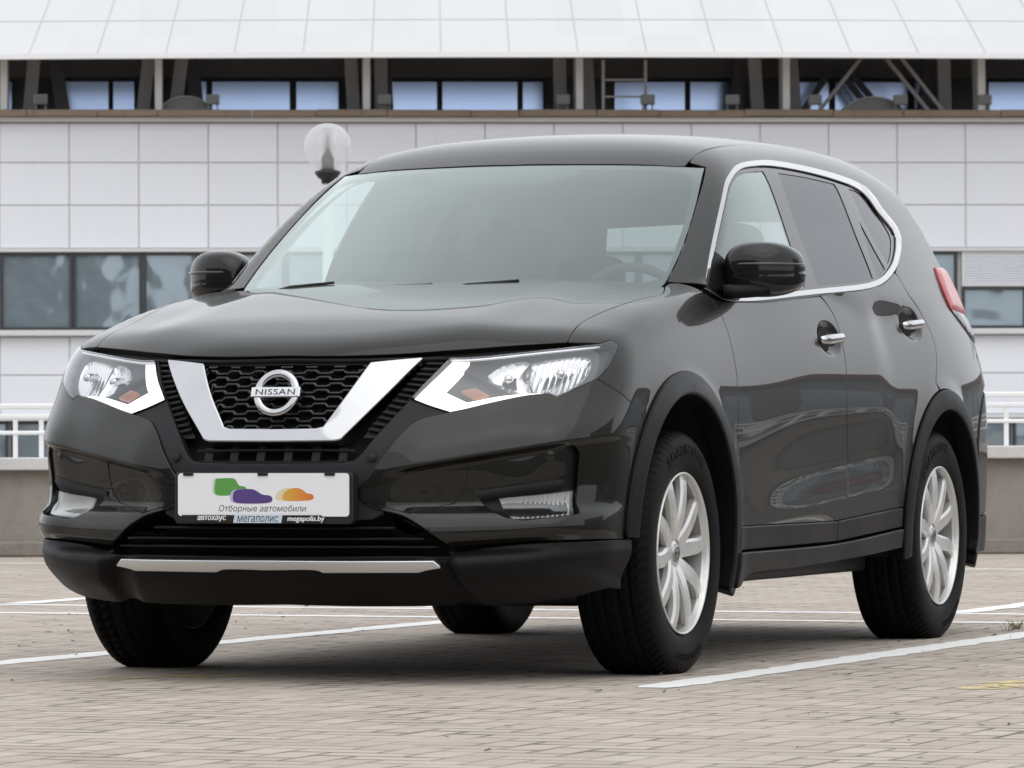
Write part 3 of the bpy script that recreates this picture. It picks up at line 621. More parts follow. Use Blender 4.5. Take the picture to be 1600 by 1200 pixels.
tag(crumbs().build('leaf_litter', mat('dry leaf crumbs', (.045, .032, .02), .9)), 'dry leaf crumbs scattered over the paving', kind='stuff')
def tuft():
    mb = MB()
    for i in range(46):
        a = RNG.uniform(0, 6.3); r = abs(RNG.normal(0, .03)); l = RNG.uniform(.015, .04); b = RNG.uniform(.2, .9); x, y = r*math.cos(a)*2, r*math.sin(a)*.6; wd = .0016
        dx, dy = math.cos(a)*l*b, math.sin(a)*l*b; px_, py_ = -math.sin(a)*wd, math.cos(a)*wd
        mb.add([(x-px_, y-py_, 0), (x+px_, y+py_, 0), (x+dx*.5+px_*.7, y+dy*.5+py_*.7, l*.7), (x+dx*.5-px_*.7, y+dy*.5-py_*.7, l*.7), (x+dx, y+dy, l)], [(0, 1, 2, 3), (3, 2, 4)], smooth=False)
    return mb
tag(tuft().build('grass_tuft', mat('grass blades', (.11, .11, .03), .7), loc=(4.37, -.955, .003)), 'small yellowing grass tuft growing beside the white bay line', 'weed')

# ---- parapet with railing
def concrete(name, col, stain=.5, scale=1.0):
    m = mat(name, col, .88); t = NT(m); c = t.coord()
    a = t.noise(c, 1.1*scale, 6, .65); b = t.noise(c, 9*scale, 5, .7); f = t.noise(c, 90, 3, .7)
    mp = t.t.nodes.new('ShaderNodeMapping'); mp.inputs['Scale'].default_value = (7, 7, .5); t.link(c, mp.inputs[0]); st = t.noise(mp.outputs[0], 1.0, 4, .6)
    k = t.mix(t.rng(a, .3, .7, 0, .6), col, tuple(v*.68 for v in col)); k = t.mix(t.rng(b, .45, .75, 0, stain), k, tuple(v*.55 for v in col))
    k = t.mix(t.rng(st, .55, .78, 0, stain), k, tuple(v*.42 for v in col)); k = t.mix(t.rng(f, .4, .7, 0, .25), k, tuple(min(1, v*1.35) for v in col))
    t.link(k, t.b.inputs['Base Color']); t.bump(t.m('ADD', b, t.m('MULTIPLY', f, .4)), .4, .01); return m
CONC = concrete('weathered concrete', (.30, .27, .24)); COPE = concrete('pale coping concrete', (.60, .59, .58), .25); WPAINT = mat('white gloss paint', (.80, .80, .80), .35)
KERB = concrete('old kerb concrete', (.24, .21, .185), .6)
PY = 29.6
def parapet(x0, x1, zt, label, rl):
    L = x1-x0; t = thing('parapet_wall', label, 'wall', far((x0+x1)/2, PY), (0, 0, ROTZ))
    box((0, .16, (zt-.075)/2), (L, .30, zt-.075)).build('wall', CONC, t)
    mb = MB(); n = int(round(L/1.9))
    for i in range(n): mb.merge(box((-L/2+(i+.5)*L/n, .14, zt-.037), (L/n-.012, .44, .074), .008))
    mb.build('coping', COPE, t)
    mb = MB(); n = int(L/2.4)+1
    for i in range(n): mb.merge(box((-L/2+(i+.5)*L/n, -.09, .045), (L/n-.01, .19, .085), .01))
    mb.build('footing', KERB, t)
    r = thing('railing', rl, 'railing', far((x0+x1)/2, PY+.14, zt), (0, 0, ROTZ))
    b = MB()
    for z, hh in ((.30, .032), (.24, .030), (.145, .024)): b.merge(box((0, 0, z), (L, .045, hh), .008))
    b.build('rail', WPAINT, r)
    n = int(L/.152)
    for k in range(int(L/1.0)): box((-L/2+.5+k*1.0, .0, .15), (.034, .05, .30), .004).build('post', WPAINT, r)
    b = MB()
    for k in range(n):
        X = -L/2+(k+.5)*L/n
        if abs((X+L/2-.5+.5) % 1.0-.5) <= .05: continue
        q = box((X, .0, .117), (.026, .03, .232))
        if abs(X+(x0+x1)/2) < 4.2: q.build('baluster', WPAINT, r)     # near enough to tell apart
        else: b.merge(q)
    tag(b.build('distant_balusters', WPAINT, r), kind='stuff'); return t
parapet(-30, -.4, .576, 'concrete parapet with pale coping behind the far side of the car', 'white metal railing with close upright bars on the parapet')
parapet(-.38, 30, .628, 'taller stained concrete parapet behind the tail of the car', 'white metal railing on the taller parapet behind the tail')

# ---- globe lamp
def frosted():
    m = clear('milky acrylic', (.96, .96, .97), 1.5, .03, .6); t = m.node_tree; o = [q for q in t.nodes if q.type == 'OUTPUT_MATERIAL'][0]; src = o.inputs[0].links[0].from_socket
    tl_ = t.nodes.new('ShaderNodeBsdfTranslucent'); df = t.nodes.new('ShaderNodeBsdfDiffuse'); ad = t.nodes.new('ShaderNodeMixShader'); mx = t.nodes.new('ShaderNodeMixShader')
    for q in (tl_, df): q.inputs['Color'].default_value = (.9, .9, .9, 1)
    ad.inputs[0].default_value = .5; t.links.new(tl_.outputs[0], ad.inputs[1]); t.links.new(df.outputs[0], ad.inputs[2]); mx.inputs[0].default_value = .30
    t.links.new(src, mx.inputs[1]); t.links.new(ad.outputs[0], mx.inputs[2]); t.links.new(mx.outputs[0], o.inputs[0]); return m
def globe_lamp():
    X = (513-800)/175.8; t = thing('street_lamp', 'white globe street lamp on a slim pale post in front of the panelled building', 'lamp post', far(X, 45), (0, 0, ROTZ))
    lathe([(.0, 0), (.11, 0), (.11, .25), (.055, .30), (.048, 2.95), (.0, 2.95)], 24, 'z').build('post', mat('pale lamp post paint', (.62, .63, .62), .4), t)
    lathe([(0, 2.95), (.055, 2.95), (.06, 2.985), (.085, 3.0), (.115, 3.04), (.115, 3.06), (.06, 3.075), (0, 3.075)], 28, 'z').build('collar', mat('black lamp fitting', (.012, .012, .013), .45), t)
    a = np.linspace(-1.25, math.pi/2, 20); prof = [(.212*math.cos(q), 3.275+.212*math.sin(q)) for q in a]
    g = lathe(prof, 48, 'z').build('globe', frosted(), t)
    b = lathe([(0, 3.07), (.055, 3.07), (.055, 3.19), (.042, 3.19), (.042, 3.215), (.02, 3.225), (.02, 3.26), (0, 3.26)], 20, 'z').build('lamp_holder', mat('dark lamp holder', (.008, .009, .012), .6, spec=.2), t)
    lathe([(0, 3.255), (.016, 3.26), (.018, 3.38), (.0, 3.40)], 16, 'z').build('bulb', mat('frosted bulb glass', (.75, .75, .75), .3), t)
    lv = MB()
    for k in range(8):
        z = 3.235+k*.028; lv.merge(lathe([(.028, z), (.052, z-.006), (.052, z-.003), (.028, z+.003), (.028, z)], 24, 'z'))
    lv.build('louvre', mat('grey louvre', (.16, .16, .18), .5), t)
globe_lamp()

# ---- the arena building
BT = R_(3.2)                                          # its front falls away a little to the right
B0 = far(0, 75)
bld = thing('arena_building', 'large white arena with grey panelled front, sloping white roof and dark upper gallery', 'building', B0, (0, 0, ROTZ+BT))
PX = lambda p: (p-800)/105.5
def panel_metal(name, col, dirt=.3):
    m = mat(name, col, .42); t = NT(m); c = t.coord(); a = t.noise(c, .5, 4, .6)
    mp = t.t.nodes.new('ShaderNodeMapping'); mp.inputs['Scale'].default_value = (5, 5, .35); t.link(c, mp.inputs[0]); st = t.noise(mp.outputs[0], 1, 5, .65)
    k = t.mix(t.rng(a, .3, .7, 0, .5), col, tuple(v*.93 for v in col)); k = t.mix(t.rng(st, .58, .85, 0, dirt), k, tuple(v*.78 for v in col))
    sp = t.t.nodes.new('ShaderNodeSeparateXYZ'); t.link(c, sp.inputs[0]); cb = t.t.nodes.new('ShaderNodeCombineXYZ')     # each sheet weathers a little differently
    t.link(t.m('FLOOR', t.m('MULTIPLY', t.m('ADD', sp.outputs[0], 7.554), .9768)), cb.inputs[0]); t.link(t.m('FLOOR', t.m('MULTIPLY', t.m('SUBTRACT', sp.outputs[2], 5.36), 1.6)), cb.inputs[1])
    wn = t.t.nodes.new('ShaderNodeTexWhiteNoise'); wn.noise_dimensions = '2D'; t.link(cb.outputs[0], wn.inputs['Vector'])
    k = t.mix(t.m('MULTIPLY', wn.outputs['Value'], .9), k, tuple(v*.93 for v in col), 'MIX')
    t.link(k, t.b.inputs['Base Color']); t.bump(t.noise(c, 1.7, 2), .06, .05); return m
CLAD = panel_metal('pale grey cladding panel', (.79, .815, .87), .30); JNT = mat('panel joint', (.58, .585, .60), .8); ROOFW = panel_metal('white roof sheet', (.545, .545, .545), .06)
FRM = mat('dark window frame', (.03, .034, .038), .45); SILLM = mat('pale metal sill', (.62, .62, .63), .45)
RUST = concrete('rusty brown coping', (.27, .21, .16), .5, 2.0)
def pane_glass(name, col, rough=.04, metal=0.0):
    m = mat(name, col, rough, metal, spec=.8); t = NT(m); c = t.coord(); n = t.noise(c, 1.4, 3, .6)
    t.link(t.mix(t.rng(n, .35, .7, 0, .5), col, tuple(v*.72 for v in col)), t.b.inputs['Base Color']); t.bump(t.noise(c, .9, 2), .25, .12); return m
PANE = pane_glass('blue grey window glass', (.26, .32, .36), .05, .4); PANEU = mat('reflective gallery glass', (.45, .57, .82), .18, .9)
XL, XR = -21.0, 21.0
backs = MB().merge(box((0, 1.135, 1.7), (XR-XL, 2.2, 7.36))); backs.build('core_wall', JNT, bld)
def cols(x0, x1): return [PX(3+109.0*k) for k in range(-14, 30) if x0 <= PX(3+109.0*k) < x1]
cl = MB(); rows = [5.355, 4.765, 4.135, 3.497]
def tiles(rows, x0=XL, x1=XR):
    for za, zb in zip(rows[:-1], rows[1:]):
        for k in range(-14, 31):
            a, b = PX(3+108.0*k), PX(3+108.0*(k+1))
            if b < x0 or a > x1: continue
            cl.merge(box(((a+b)/2, .055, (za+zb)/2), (b-a-.018, .09, za-zb-.018), .006))
tiles(rows); tiles([2.20, 1.63, 1.02])
cl.build('cladding', CLAD, bld)
MB().merge(box((0, .0, 3.468), (XR-XL, .16, .052), .01)).merge(box((0, -.03, 2.25), (XR-XL, .22, .085), .012)).merge(box((0, -.02, .985), (XR-XL, .2, .06), .012)).build('sill_band', SILLM, bld)
mb = MB(); x = XL
while x < XR:
    l = RNG.uniform(.7, 1.5); mb.merge(box((x+l/2, -.03+RNG.normal(0, .006), 5.485+RNG.normal(0, .004)), (l-.008, .5, .095), .01)); x += l
mb.build('coping', RUST, bld)
MB().merge(box((0, -.03, 5.40), (XR-XL, .24, .068), .01)).build('gutter', SILLM, bld)
def window(x0, x1, z0, z1, y=.0, pm=PANE, fm=FRM, fr=.045, dep=.08, louvre=False):
    f = MB()
    for c, s in (((x0+fr/2, y, (z0+z1)/2), (fr, dep, z1-z0)), ((x1-fr/2, y, (z0+z1)/2), (fr, dep, z1-z0)), (((x0+x1)/2, y, z0+fr/2), (x1-x0-2*fr, dep, fr)), (((x0+x1)/2, y, z1-fr/2), (x1-x0-2*fr, dep, fr))): f.merge(box(c, s, .006))
    o = f.build('window', fm, bld)
    box(((x0+x1)/2, y+dep*.25, (z0+z1)/2), (x1-x0-2*fr, .02, z1-z0-2*fr)).build('pane', pm, o)
    if louvre:
        lv = MB(); n = 12
        for k in range(n): lv.merge(box(((x0+x1)/2, y-.01, z0+fr+(k+.5)*(z1-z0-2*fr)/n), (x1-x0-2*fr, .05, (z1-z0-2*fr)/n*.62)))
        lv.build('louvre', CLAD, o)
for a, b in tuple((-105-110*k, 2-110*k) for k in range(9, 0, -1))+((-105, 2), (4, 116), (117, 224), (226, 336), (338, 446), (448, 556), (558, 668), (670, 778), (780, 888), (890, 998), (1000, 1108), (1110, 1218), (1220, 1328), (1330, 1418), (1420, 1501)):
    window(PX(a), PX(b), 2.295, 3.44)
for a in range(1508, 2450, 104):
    window(PX(a), PX(a+102), 2.92, 3.44, fm=SILLM, louvre=True); window(PX(a), PX(a+102), 2.295, 2.91, fm=FRM)
for a in range(-1100, 2400, 112): window(PX(a), PX(a+108), -.1, .955)
# gallery: deep recess under the roof with leaning props, posts and a glazed back wall
GD = 2.4; dark = mat('dark gallery wall', (.15, .15, .16), .7); grey = mat('grey gallery steel', (.36, .36, .37), .55)
box((0, GD+.15, 5.95), (XR-XL, .2, 1.3)).build('gallery_wall', dark, bld)
box((0, GD/2, 5.375), (XR-XL, GD, .04)).build('gallery_floor', mat('gallery floor felt', (.30, .29, .28), .9), bld)
s2 = 75/(75+GD)
for a, b in ((-60, -8), (18, 38), (108, 188), (191, 228), (322, 340), (345, 470), (476, 546), (580, 588), (620, 700), (704, 826), (830, 866), (974, 1089), (1093, 1160), (1258, 1316), (1321, 1440), (1446, 1460), (1564, 1660), (1664, 1760))+tuple((o+a_, o+b_) for o in (-386, -712, -1038, 1870, 2196) for a_, b_ in ((20, 140), (145, 265))):
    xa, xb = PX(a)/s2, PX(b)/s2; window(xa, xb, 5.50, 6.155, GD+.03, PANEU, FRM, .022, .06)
box((0, GD-.05, 6.36), (XR-XL, .25, .36), .02).build('header_beam', mat('gallery beam', (.26, .26, .27), .6), bld)
post = mat('white gallery post', (.72, .72, .72), .4)
for p in (-968, -642, -316, 10, 250, 574, 907, 1232, 1540, 1866, 2192):
    q = 1 if p > 800 else -1
    box((PX(p), .22, 5.95), (.11, .55, 1.02), .01).build('gallery_post', post, bld)
def prop(xa, xb, ya, yb, w_, m, z0=5.40, z1=6.5, d_=.22):
    P = np.array([(PX(xa), ya, z0), (PX(xb), yb, z1)]); sweep(P, [(-w_/2, -d_/2), (w_/2, -d_/2), (w_/2, d_/2), (-w_/2, d_/2)], (0, 1, 0), smooth=False).build('prop', m, bld)
for a, b in ((44, 56), (222, 236), (272, 288), (557, 550), (600, 598), (884, 880), (930, 922), (1198, 1188), (1258, 1246), (1496, 1490), (1556, 1544)): prop(a, b, .9, .7, .19, grey)
for a, b in ((100, 82), (312, 300), (612, 606), (1165, 1178), (1470, 1482)): prop(a, b, 1.6, 1.5, .20, dark)
for a, b in ((1286, 1362), (1464, 1390), (1487, 1415)): prop(a, b, .35, .45, .055, mat('galvanised brace', (.36, .36, .37), .45), 5.53, 6.42, .055)
for a, b in ((1270, 1318), (1395, 1340), (1412, 1356)): prop(a, b, 1.5, 1.6, .10, dark, 5.53, 6.2, .08)
# sloping roof: white sheets with standing seams, curved in plan
def roof():
    mb = MB(); body = MB(); Rr = 80.0; cx = PX(1000); n = 48; rows_ = 6; sl = R_(25); Lr = 1.42
    def P(i, k, lift=0.0):
        th = (i/n-.5)*.60; r = Rr-k*Lr*math.cos(sl)
        return (cx+r*math.sin(th), Rr-1.5-r*math.cos(th)-lift*math.sin(sl), 6.265+k*Lr*math.sin(sl)+lift*math.cos(sl))
    for i in range(n):
        for k in range(rows_):
            g1, g2 = .008, .007; a = [P(i+g1, k+g2, .006), P(i+1-g1, k+g2, .006), P(i+1-g1, k+1-g2, .006), P(i+g1, k+1-g2, .006)]
            mb.add(a, [(0, 1, 2, 3)], smooth=False)
    grid = [P(i, k) for i in range(n+1) for k in range(rows_+1)]; f = [(i*(rows_+1)+k, (i+1)*(rows_+1)+k, (i+1)*(rows_+1)+k+1, i*(rows_+1)+k+1) for i in range(n) for k in range(rows_)]
    body.add(grid, f, smooth=False)
    path = np.array([P(i, -.01) for i in range(n+1)])
    eave = sweep(path, [(-.05, -.045), (.06, -.045), (.06, .03), (-.05, .03)], (0, 0, 1), smooth=False)
    soff = MB(); a = [P(i, .02) for i in range(n+1)]; b = [(p[0], GD+.3, 6.50) for p in a]
    soff.add([(p[0], p[1], p[2]-.03) for p in a]+b, [(i+1, i, n+1+i, n+2+i) for i in range(n)], smooth=False)
    o = body.build('roof', mat('roof seam', (.43, .43, .435), .6), bld)
    mb.build('roof_sheet', ROOFW, o); eave.build('eave', mat('white eave trim', (.78, .78, .78), .4), o); soff.build('soffit', mat('gallery soffit', (.50, .50, .52), .7), o)
roof()
def at_b(x, y, z):
    c_, s_ = math.cos(ROTZ+BT), math.sin(ROTZ+BT); return (B0[0]+x*c_-y*s_, B0[1]+x*s_+y*c_, z)
# floodlights standing on the coping
flood_m = [mat('grey floodlight casing', (.24, .235, .23), .5), mat('floodlight glass', (.12, .12, .125), .1)]
def floodlight(first=[None], x=0):
    if first[0] is None:
        t = thing('floodlight', 'small grey floodlight', 'floodlight', at_b(x, -.02, 5.532), (0, 0, ROTZ+BT), 'floodlights along the coping')
        box((0, 0, .165), (.205, .13, .15), .012).build('casing', flood_m[0], t)
        box((0, -.068, .16), (.165, .006, .105)).build('lens', flood_m[1], t)
        b = MB().merge(box((-.07, .01, .045), (.022, .03, .09))).merge(box((.07, .01, .045), (.022, .03, .09))).merge(box((0, .01, .008), (.2, .06, .014)))
        b.build('bracket', flood_m[0], t); first[0] = t; return t
    t = copy_tree(first[0]); t.location = at_b(x, -.02, 5.532); return t
FL = {67: 'small floodlight on the brown coping nearest the left edge of the building', 334: 'small floodlight just right of the left-hand grey dome on the coping', 602: 'small floodlight on the coping up and to the right of the globe lamp',
      881: 'small floodlight on the coping left of the white post beside the ladder', 1014: 'small floodlight at the foot of the grey access ladder', 1147: 'small floodlight alone below two gallery windows, right of the ladder',
      1277: 'small floodlight at the foot of the left diagonal braces', 1412: 'small floodlight beside the right-hand grey dome between the braces', 1545: 'small floodlight against the rightmost white gallery post'}
for p, lb in FL.items(): floodlight(x=PX(p))['label'] = lb
dome_m = mat('dull grey sheet metal', (.24, .245, .25), .5)
def dome(p, r, h, label):
    a = np.linspace(0, math.pi, 17); prof = [(math.cos(q)*r, math.sin(q)*h) for q in a]
    t = thing('ventilation_dome', label, 'vent', at_b(PX(p), .55, 5.395), (0, 0, ROTZ+BT))
    P = [(x, z) for x, z in prof]; prism(P, 1, -.35, .35, .02).build('hood', dome_m, t)
    prism([(x*1.03, z*1.03) for x, z in prof[::-1]]+[(x*.96, z*.96) for x, z in prof], 1, -.39, -.352).build('rim', grey, t)
dome(292, .44, .36, 'low grey rounded ventilation dome behind the coping at the left'); dome(1372, .50, .36, 'low grey rounded ventilation dome between the diagonal braces')
lt = thing('access_ladder', 'grey access ladder frame standing in the gallery above the coping', 'ladder', at_b(PX(977), .12, 5.532), (0, 0, ROTZ+BT))
ladm = mat('grey painted ladder', (.40, .40, .41), .5)
for x_ in (-.30, .33): box((x_, 0, .38), (.045, .05, .78), .006).build('upright', ladm, lt)
for z_ in (.22, .47): box((.015, 0, z_), (.58, .03, .03), .005).build('rung', ladm, lt)

# ---- buildings across the lot: outside the picture, they show in the car's doors and lamps
def block(name, label, loc, rz, L, D, H, wall, roofc, floors, n):
    t = thing(name, label, 'building', loc, (0, 0, rz))
    box((0, D/2, H/2), (L, D, H)).build('wall', wall, t); box((0, D/2-.15, H+.25), (L+.6, D+.5, .5), .05).build('roof_edge', roofc, t)
    w_ = MB()
    for f in range(floors):
        for k in range(n): w_.merge(box((-L/2+(k+.5)*L/n, -.03, (f+.55)*H/floors), (L/n*.62, .05, H/floors*.5)))
    w_.build('window_band', PANE, t); return t
red = mat('dull red fascia', (.16, .03, .028), .5); tan = concrete('beige render', (.38, .35, .31), .2); gry = concrete('grey render', (.26, .26, .27), .2)
brk = concrete('dark brown brick', (.085, .068, .055), .2); dkr = mat('dark roof edge', (.05, .05, .05), .6)
def facing(loc): return math.atan2(loc[1]-0, loc[0]-2)-math.pi/2
for nm, lb, lc, Ln, D, H, wl, rf, fl, n, dr in (
    ('market_hall', 'long low hall with a dull red roof edge across the lot', (58, -30, 0), 90, 14, 5.2, gry, red, 1, 24, -.25),
    ('apartment_block', 'grey apartment block mirrored in the front wing', (30, -62, 0), 26, 14, 21, gry, SILLM, 7, 9, 0),
    ('unseen_dark_block', 'unseen dark brick block, added to darken what the front bumper mirrors', (-46, 17, 0), 84, 16, 12.5, brk, dkr, 4, 26, 0)):  # added out of view, tall and dark, to darken the bumper reflections
    block(nm, lb, lc, facing(lc)+dr, Ln, D, H, wl, rf, fl, n)

# ================================================================ THE CAR
def paint_material():
    m = mat('dark olive metallic paint', (.020, .020, .017), .42, .12, .67, .010, .10); t = NT(m); c = t.coord()
    fl = t.t.nodes.new('ShaderNodeTexVoronoi'); fl.inputs['Scale'].default_value = 1400; t.link(c, fl.inputs['Vector'])
    t.link(t.mix(t.rng(fl.outputs['Distance'], .1, .6, 0, 1), (.0112, .0104, .0074), (.0036, .0033, .0023)), t.b.inputs['Base Color'])
    d = t.noise(c, 7, 6, .7); t.link(t.rng(d, .35, .75, .006, .022), t.b.inputs['Coat Roughness']); return m
PAINT = paint_material(); PAINT.node_tree.nodes['Principled BSDF'].inputs['Coat IOR'].default_value = 1.50
def plastic(name, col, rough, grain=.25, spec=.15):
    m = mat(name, col, rough, spec=spec); t = NT(m); c = t.coord(); a = t.noise(c, 3, 5, .65)
    t.link(t.mix(t.rng(a, .4, .75, 0, .5), col, tuple(v*1.35+.0022 for v in col)), t.b.inputs['Base Color']); t.link(t.rng(a, .3, .7, rough-.06, rough+.1), t.b.inputs['Roughness'])
    t.bump(t.noise(c, 900, 2), grain, .0006); return m
CLADM = plastic('grained black plastic', (.0040, .0040, .0044), .40); SATIN = plastic('satin dark grey plastic', (.018, .018, .0195), .40, .1); BLACK = mat('deep black plastic', (.006, .006, .006), .6); PIANO = mat('gloss black trim', (.006, .006, .007), .08, spec=.5)
CHROME = mat('chrome', (.47, .47, .48), .06, 1.0); BRIGHT = mat('bright window chrome', (.52, .52, .53), .08, 1.0); BRUSH = mat('brushed aluminium', (.60, .60, .61), .34, 1.0); VOID = mat('unlit inner shell', (.004, .004, .004), .9)
GLASS = clear('windscreen glass', (.90, .985, .96), 1.56, 0, 1.55, (.90, .985, .965)); TINT = clear('privacy glass', (.025, .026, .030), 1.52, 0, .55, (.98, .98, 1.02)); SGL = clear('side glass', (.86, .95, .93), 1.55, 0, 1.0, (.90, .985, .965)); LENS = clear('lamp lens', (.93, .93, .94), 1.5, 0, 1.1)
FRIT = mat('black glass border', (.010, .010, .012), .5, spec=.2)
car = thing('parked_car', 'dark olive metallic five door crossover parked at an angle on the paving, headlights lit', 'car', (2.35, 0, 0))
CARX = np.array([2.35, 0, 0])
def part(mb, name, mats, parent=car):
    if parent is car: return mb.xf(Matrix.Translation((-2.35, 0, 0))).build(name, mats, car)
    mb.xf(Matrix.Translation((-2.35, 0, 0))); return mb.build(name, mats, parent)
def both(mb, name, mats, parents=(None, None), label=None):
    """the part on the visible side and its twin on the other side"""
    tw = mb.flip(); a = part(mb, name, mats, parents[0] or car); b = part(tw, name, mats, parents[1] or car); return a, b
Q = {k: runs3(v) for k, v in RUN.items()}
rev = lambda r: [q[::-1] for q in r[::-1]]
SIDE, FRONT = (0, 1, 0), (1, .35, 0)
shell = MB()                                       # dark inner shell seen only through the gaps
def back(runs, fn, d, off=-.020, step=.06): shell.merge(patch(runs, fn, d, off=off, step=step, gap=-.004, lip=0))
def arc(xc, zc, r, a0, a1, fn=low, n=26):
    a = np.linspace(R_(a0), R_(a1), n); x, z = xc+r*np.cos(a), zc+r*np.sin(a); return [(float(p), -.9, float(q)) for p, q in zip(x, z)]
AF, AR, RO, RI = (.925, .378), (3.655, .345), .497, .428

# hood
HOOD_D = (.5, 0, -1)
hl = [Q['hood_lip'][0], Q['shut'][0], [(1.23, -.728, 1.12), (1.215, -.60, 1.12), (1.15, -.35, 1.13), (1.09, -.12, 1.135), (1.085, 0, 1.135)]]
hood_runs = half(hl)
part(patch(hood_runs, low, HOOD_D, step=.03, lip=.02), 'hood', PAINT); back(half(hl), low, HOOD_D)
# fender
fe = [Q['shut'][0], [Q['shut'][0][-1], (1.29, -.752, 1.125), (1.33, -.79, 1.115), Q['door_front_edge'][0][0]], Q['door_front_edge'][0][:-1]]
dz = Q['door_front_edge'][0]
a_end = [q for q in arc(*AF, RO, 6, 142)]
sm = Q['seam'][0]
front_fender = [Q['shut'][0], Q['fender_top'][0], dz[:9]+[(1.405, -.885, .62), (1.400, -.885, .50), (1.392, -.89, .425)],
                [(1.392, -.89, .425), a_end[0]], a_end[:-1], [a_end[-1], sm[-1]], sm[::-1], Q['lamp'][1][::-1], [Q['lamp'][1][0], Q['shut'][0][0]]]
FD = (.35, 1, -.45)
both(patch(front_fender, low, FD, step=.03), 'front_fender', PAINT); back(front_fender, low, FD)
# doors
clt = Q['clad_top'][0]; clb = Q['clad_bot'][0]
mid = Q['door_mid_edge'][0]; rr = Q['door_rear_edge'][0]
dfe = dz[:9]+[(1.405, -.885, .62), (1.400, -.885, .50)]
ct0, ct1, ct2 = (1.393, -.89, .415), (2.425, -.89, .415), (3.14, -.89, .448)
cb0, cb1, cb2 = (1.388, -.90, .345), (2.425, -.90, .352), (3.135, -.90, .385)
belt = Q['belt'][0]; mid2 = [mid[0]]+mid[1:-1]+[ct1]
front_door = [belt, mid2, [ct1, ct0], (dfe+[ct0])[::-1], [dz[0], belt[0]]]
lbl = [mid[0]]+Q['belt_rear'][0][1:-1]+[rr[0]]
rarc = arc(*AR, RO, 99, 168); 
rear_door = [lbl, rr, [rr[-1], rarc[0]], rarc, [rarc[-1], ct2], [ct2, ct1], mid2[::-1], [mid2[0], lbl[0]]]
def hcup(x, z): return [[(x+.062*math.cos(a), -.88, z+.050*math.sin(a)) for a in np.linspace(0, 2*math.pi, 25)][:-1]]
HF, HR = Q['handle_front'][0], Q['handle_rear'][0]
hfc = np.mean(HF, 0); hrc = np.mean(HR, 0)
def door_fn(cx, cz):
    def f(P, D):
        r = np.hypot((P[:, 0]-cx)/.125, (P[:, 2]-cz)/.058); return -.020*np.clip(1-r**4, 0, 1)**1.6
    return f
dmat = [PAINT, CLADM]
def bowl_pts(c): return [(c[0]+.125*k*math.cos(a), -.9, c[2]+.058*k*math.sin(a)) for k in (.25, .45, .6, .72, .82, .9, .97, 1.04) for a in np.linspace(0, 2*math.pi, 41)[:-1]]
fd = patch(front_door, low, SIDE, step=.022, gap=.0034, offn=door_fn(hfc[0], hfc[2]), extra=bowl_pts(hfc)); back(front_door, low, SIDE)
fdL, fdR = both(fd, 'front_door', PAINT)
def low_b(P): return bod(P)
rd = patch(rear_door, bod, SIDE, step=.022, gap=.0034, offn=door_fn(hrc[0], hrc[2]), extra=bowl_pts(hrc)); back(rear_door, bod, SIDE)
rdL, rdR = both(rd, 'rear_door', PAINT)
for pa, a, b, c_, d_ in (((fdL, fdR), ct0, ct1, cb1, cb0), ((rdL, rdR), ct1, ct2, cb2, cb1)):
    rn = [[a, b], [b, c_], [c_, d_], [d_, a]]
    both(patch(rn, low, SIDE, off=.011, step=.03, lip=.03, gap=.004, rim=.004), 'door_cladding', CLADM, pa)
    back(rn, low, SIDE, off=-.012)
for pa, hc, sg in (((fdL, fdR), hfc, 1), ((rdL, rdR), hrc, 1)):
    x0, z0 = hc[0], hc[2]; P, _ = cast(bod, np.array([[x0, -1.3, z0]]), np.array([0, 1., 0]), 0, .8, 100); y0 = P[0, 1]
    t_ = np.linspace(-1, 1, 17); path = np.stack([x0+.108*t_, y0-.026+.022*np.abs(t_)**4, z0+.006*t_], 1)
    prof = [(.0155*np.cos(a), .010*np.sin(a)) for a in np.linspace(0, 2*math.pi, 13)[:-1]]
    hm = sweep(path, [(u, v) for u, v in prof], (0, -1, 0), scale=1-.30*np.abs(t_)**6)
    # grip: chrome bar over a dark finger recess
    dk = MB(); a = np.linspace(0, 2*math.pi, 21)[:-1]; rec = np.stack([x0-.012+.055*np.cos(a), np.full(20, y0+.0), z0+.040*np.sin(a)], 1)
    c2, _ = cast(bod, rec+np.array([0, -.3, 0]), np.array([0, 1., 0]), 0, .7, 100); dd = np.hypot((rec[:, 0]-x0)/.125, (rec[:, 2]-z0)/.058); rec[:, 1] = c2[:, 1]+.020*np.clip(1-dd**4, 0, 1)**1.6-.002
    dk.add(np.vstack([rec, rec.mean(0)+[0, .006, 0]]), [(i, 20, (i+1) % 20) for i in range(20)])
    hA, hB = both(hm, 'handle', BRIGHT, pa); both(dk, 'finger_recess', VOID, pa)
# one-piece body side: front pillar, roof rail, rear pillar, quarter panel
DT = [(1.985, -.553, 1.535), (2.035, -.548, 1.555), (2.10, -.549, 1.572), (2.2, -.554, 1.588), (2.5, -.56, 1.617), (3.0, -.56, 1.632), (3.5, -.56, 1.625), (3.85, -.56, 1.595), (4.05, -.56, 1.55)]
co = Q['chrome_out'][0]
bs = [Q['ws_edge'][0][::-1], [Q['ws_edge'][0][0], DT[0]], DT, [DT[-1], (4.16, -.62, 1.44), (4.27, -.68, 1.30), (4.36, -.73, 1.17), (4.45, -.765, 1.0), (4.49, -.79, .86)],
      [(4.49, -.79, .86), (4.30, -.855, .82), (4.165, -.885, .70), (4.145, -.89, .53)], arc(*AR, RO, 22, 99), rr[::-1], co[:20][::-1], [co[0], (1.40, -.74, 1.135), Q['ws_edge'][0][-1]]]
BSD = (.08, .8, -.6)
both(patch(bs, bod, BSD, step=.026, lip=.02), 'body_side', PAINT); back(bs, bod, BSD, off=-.03)
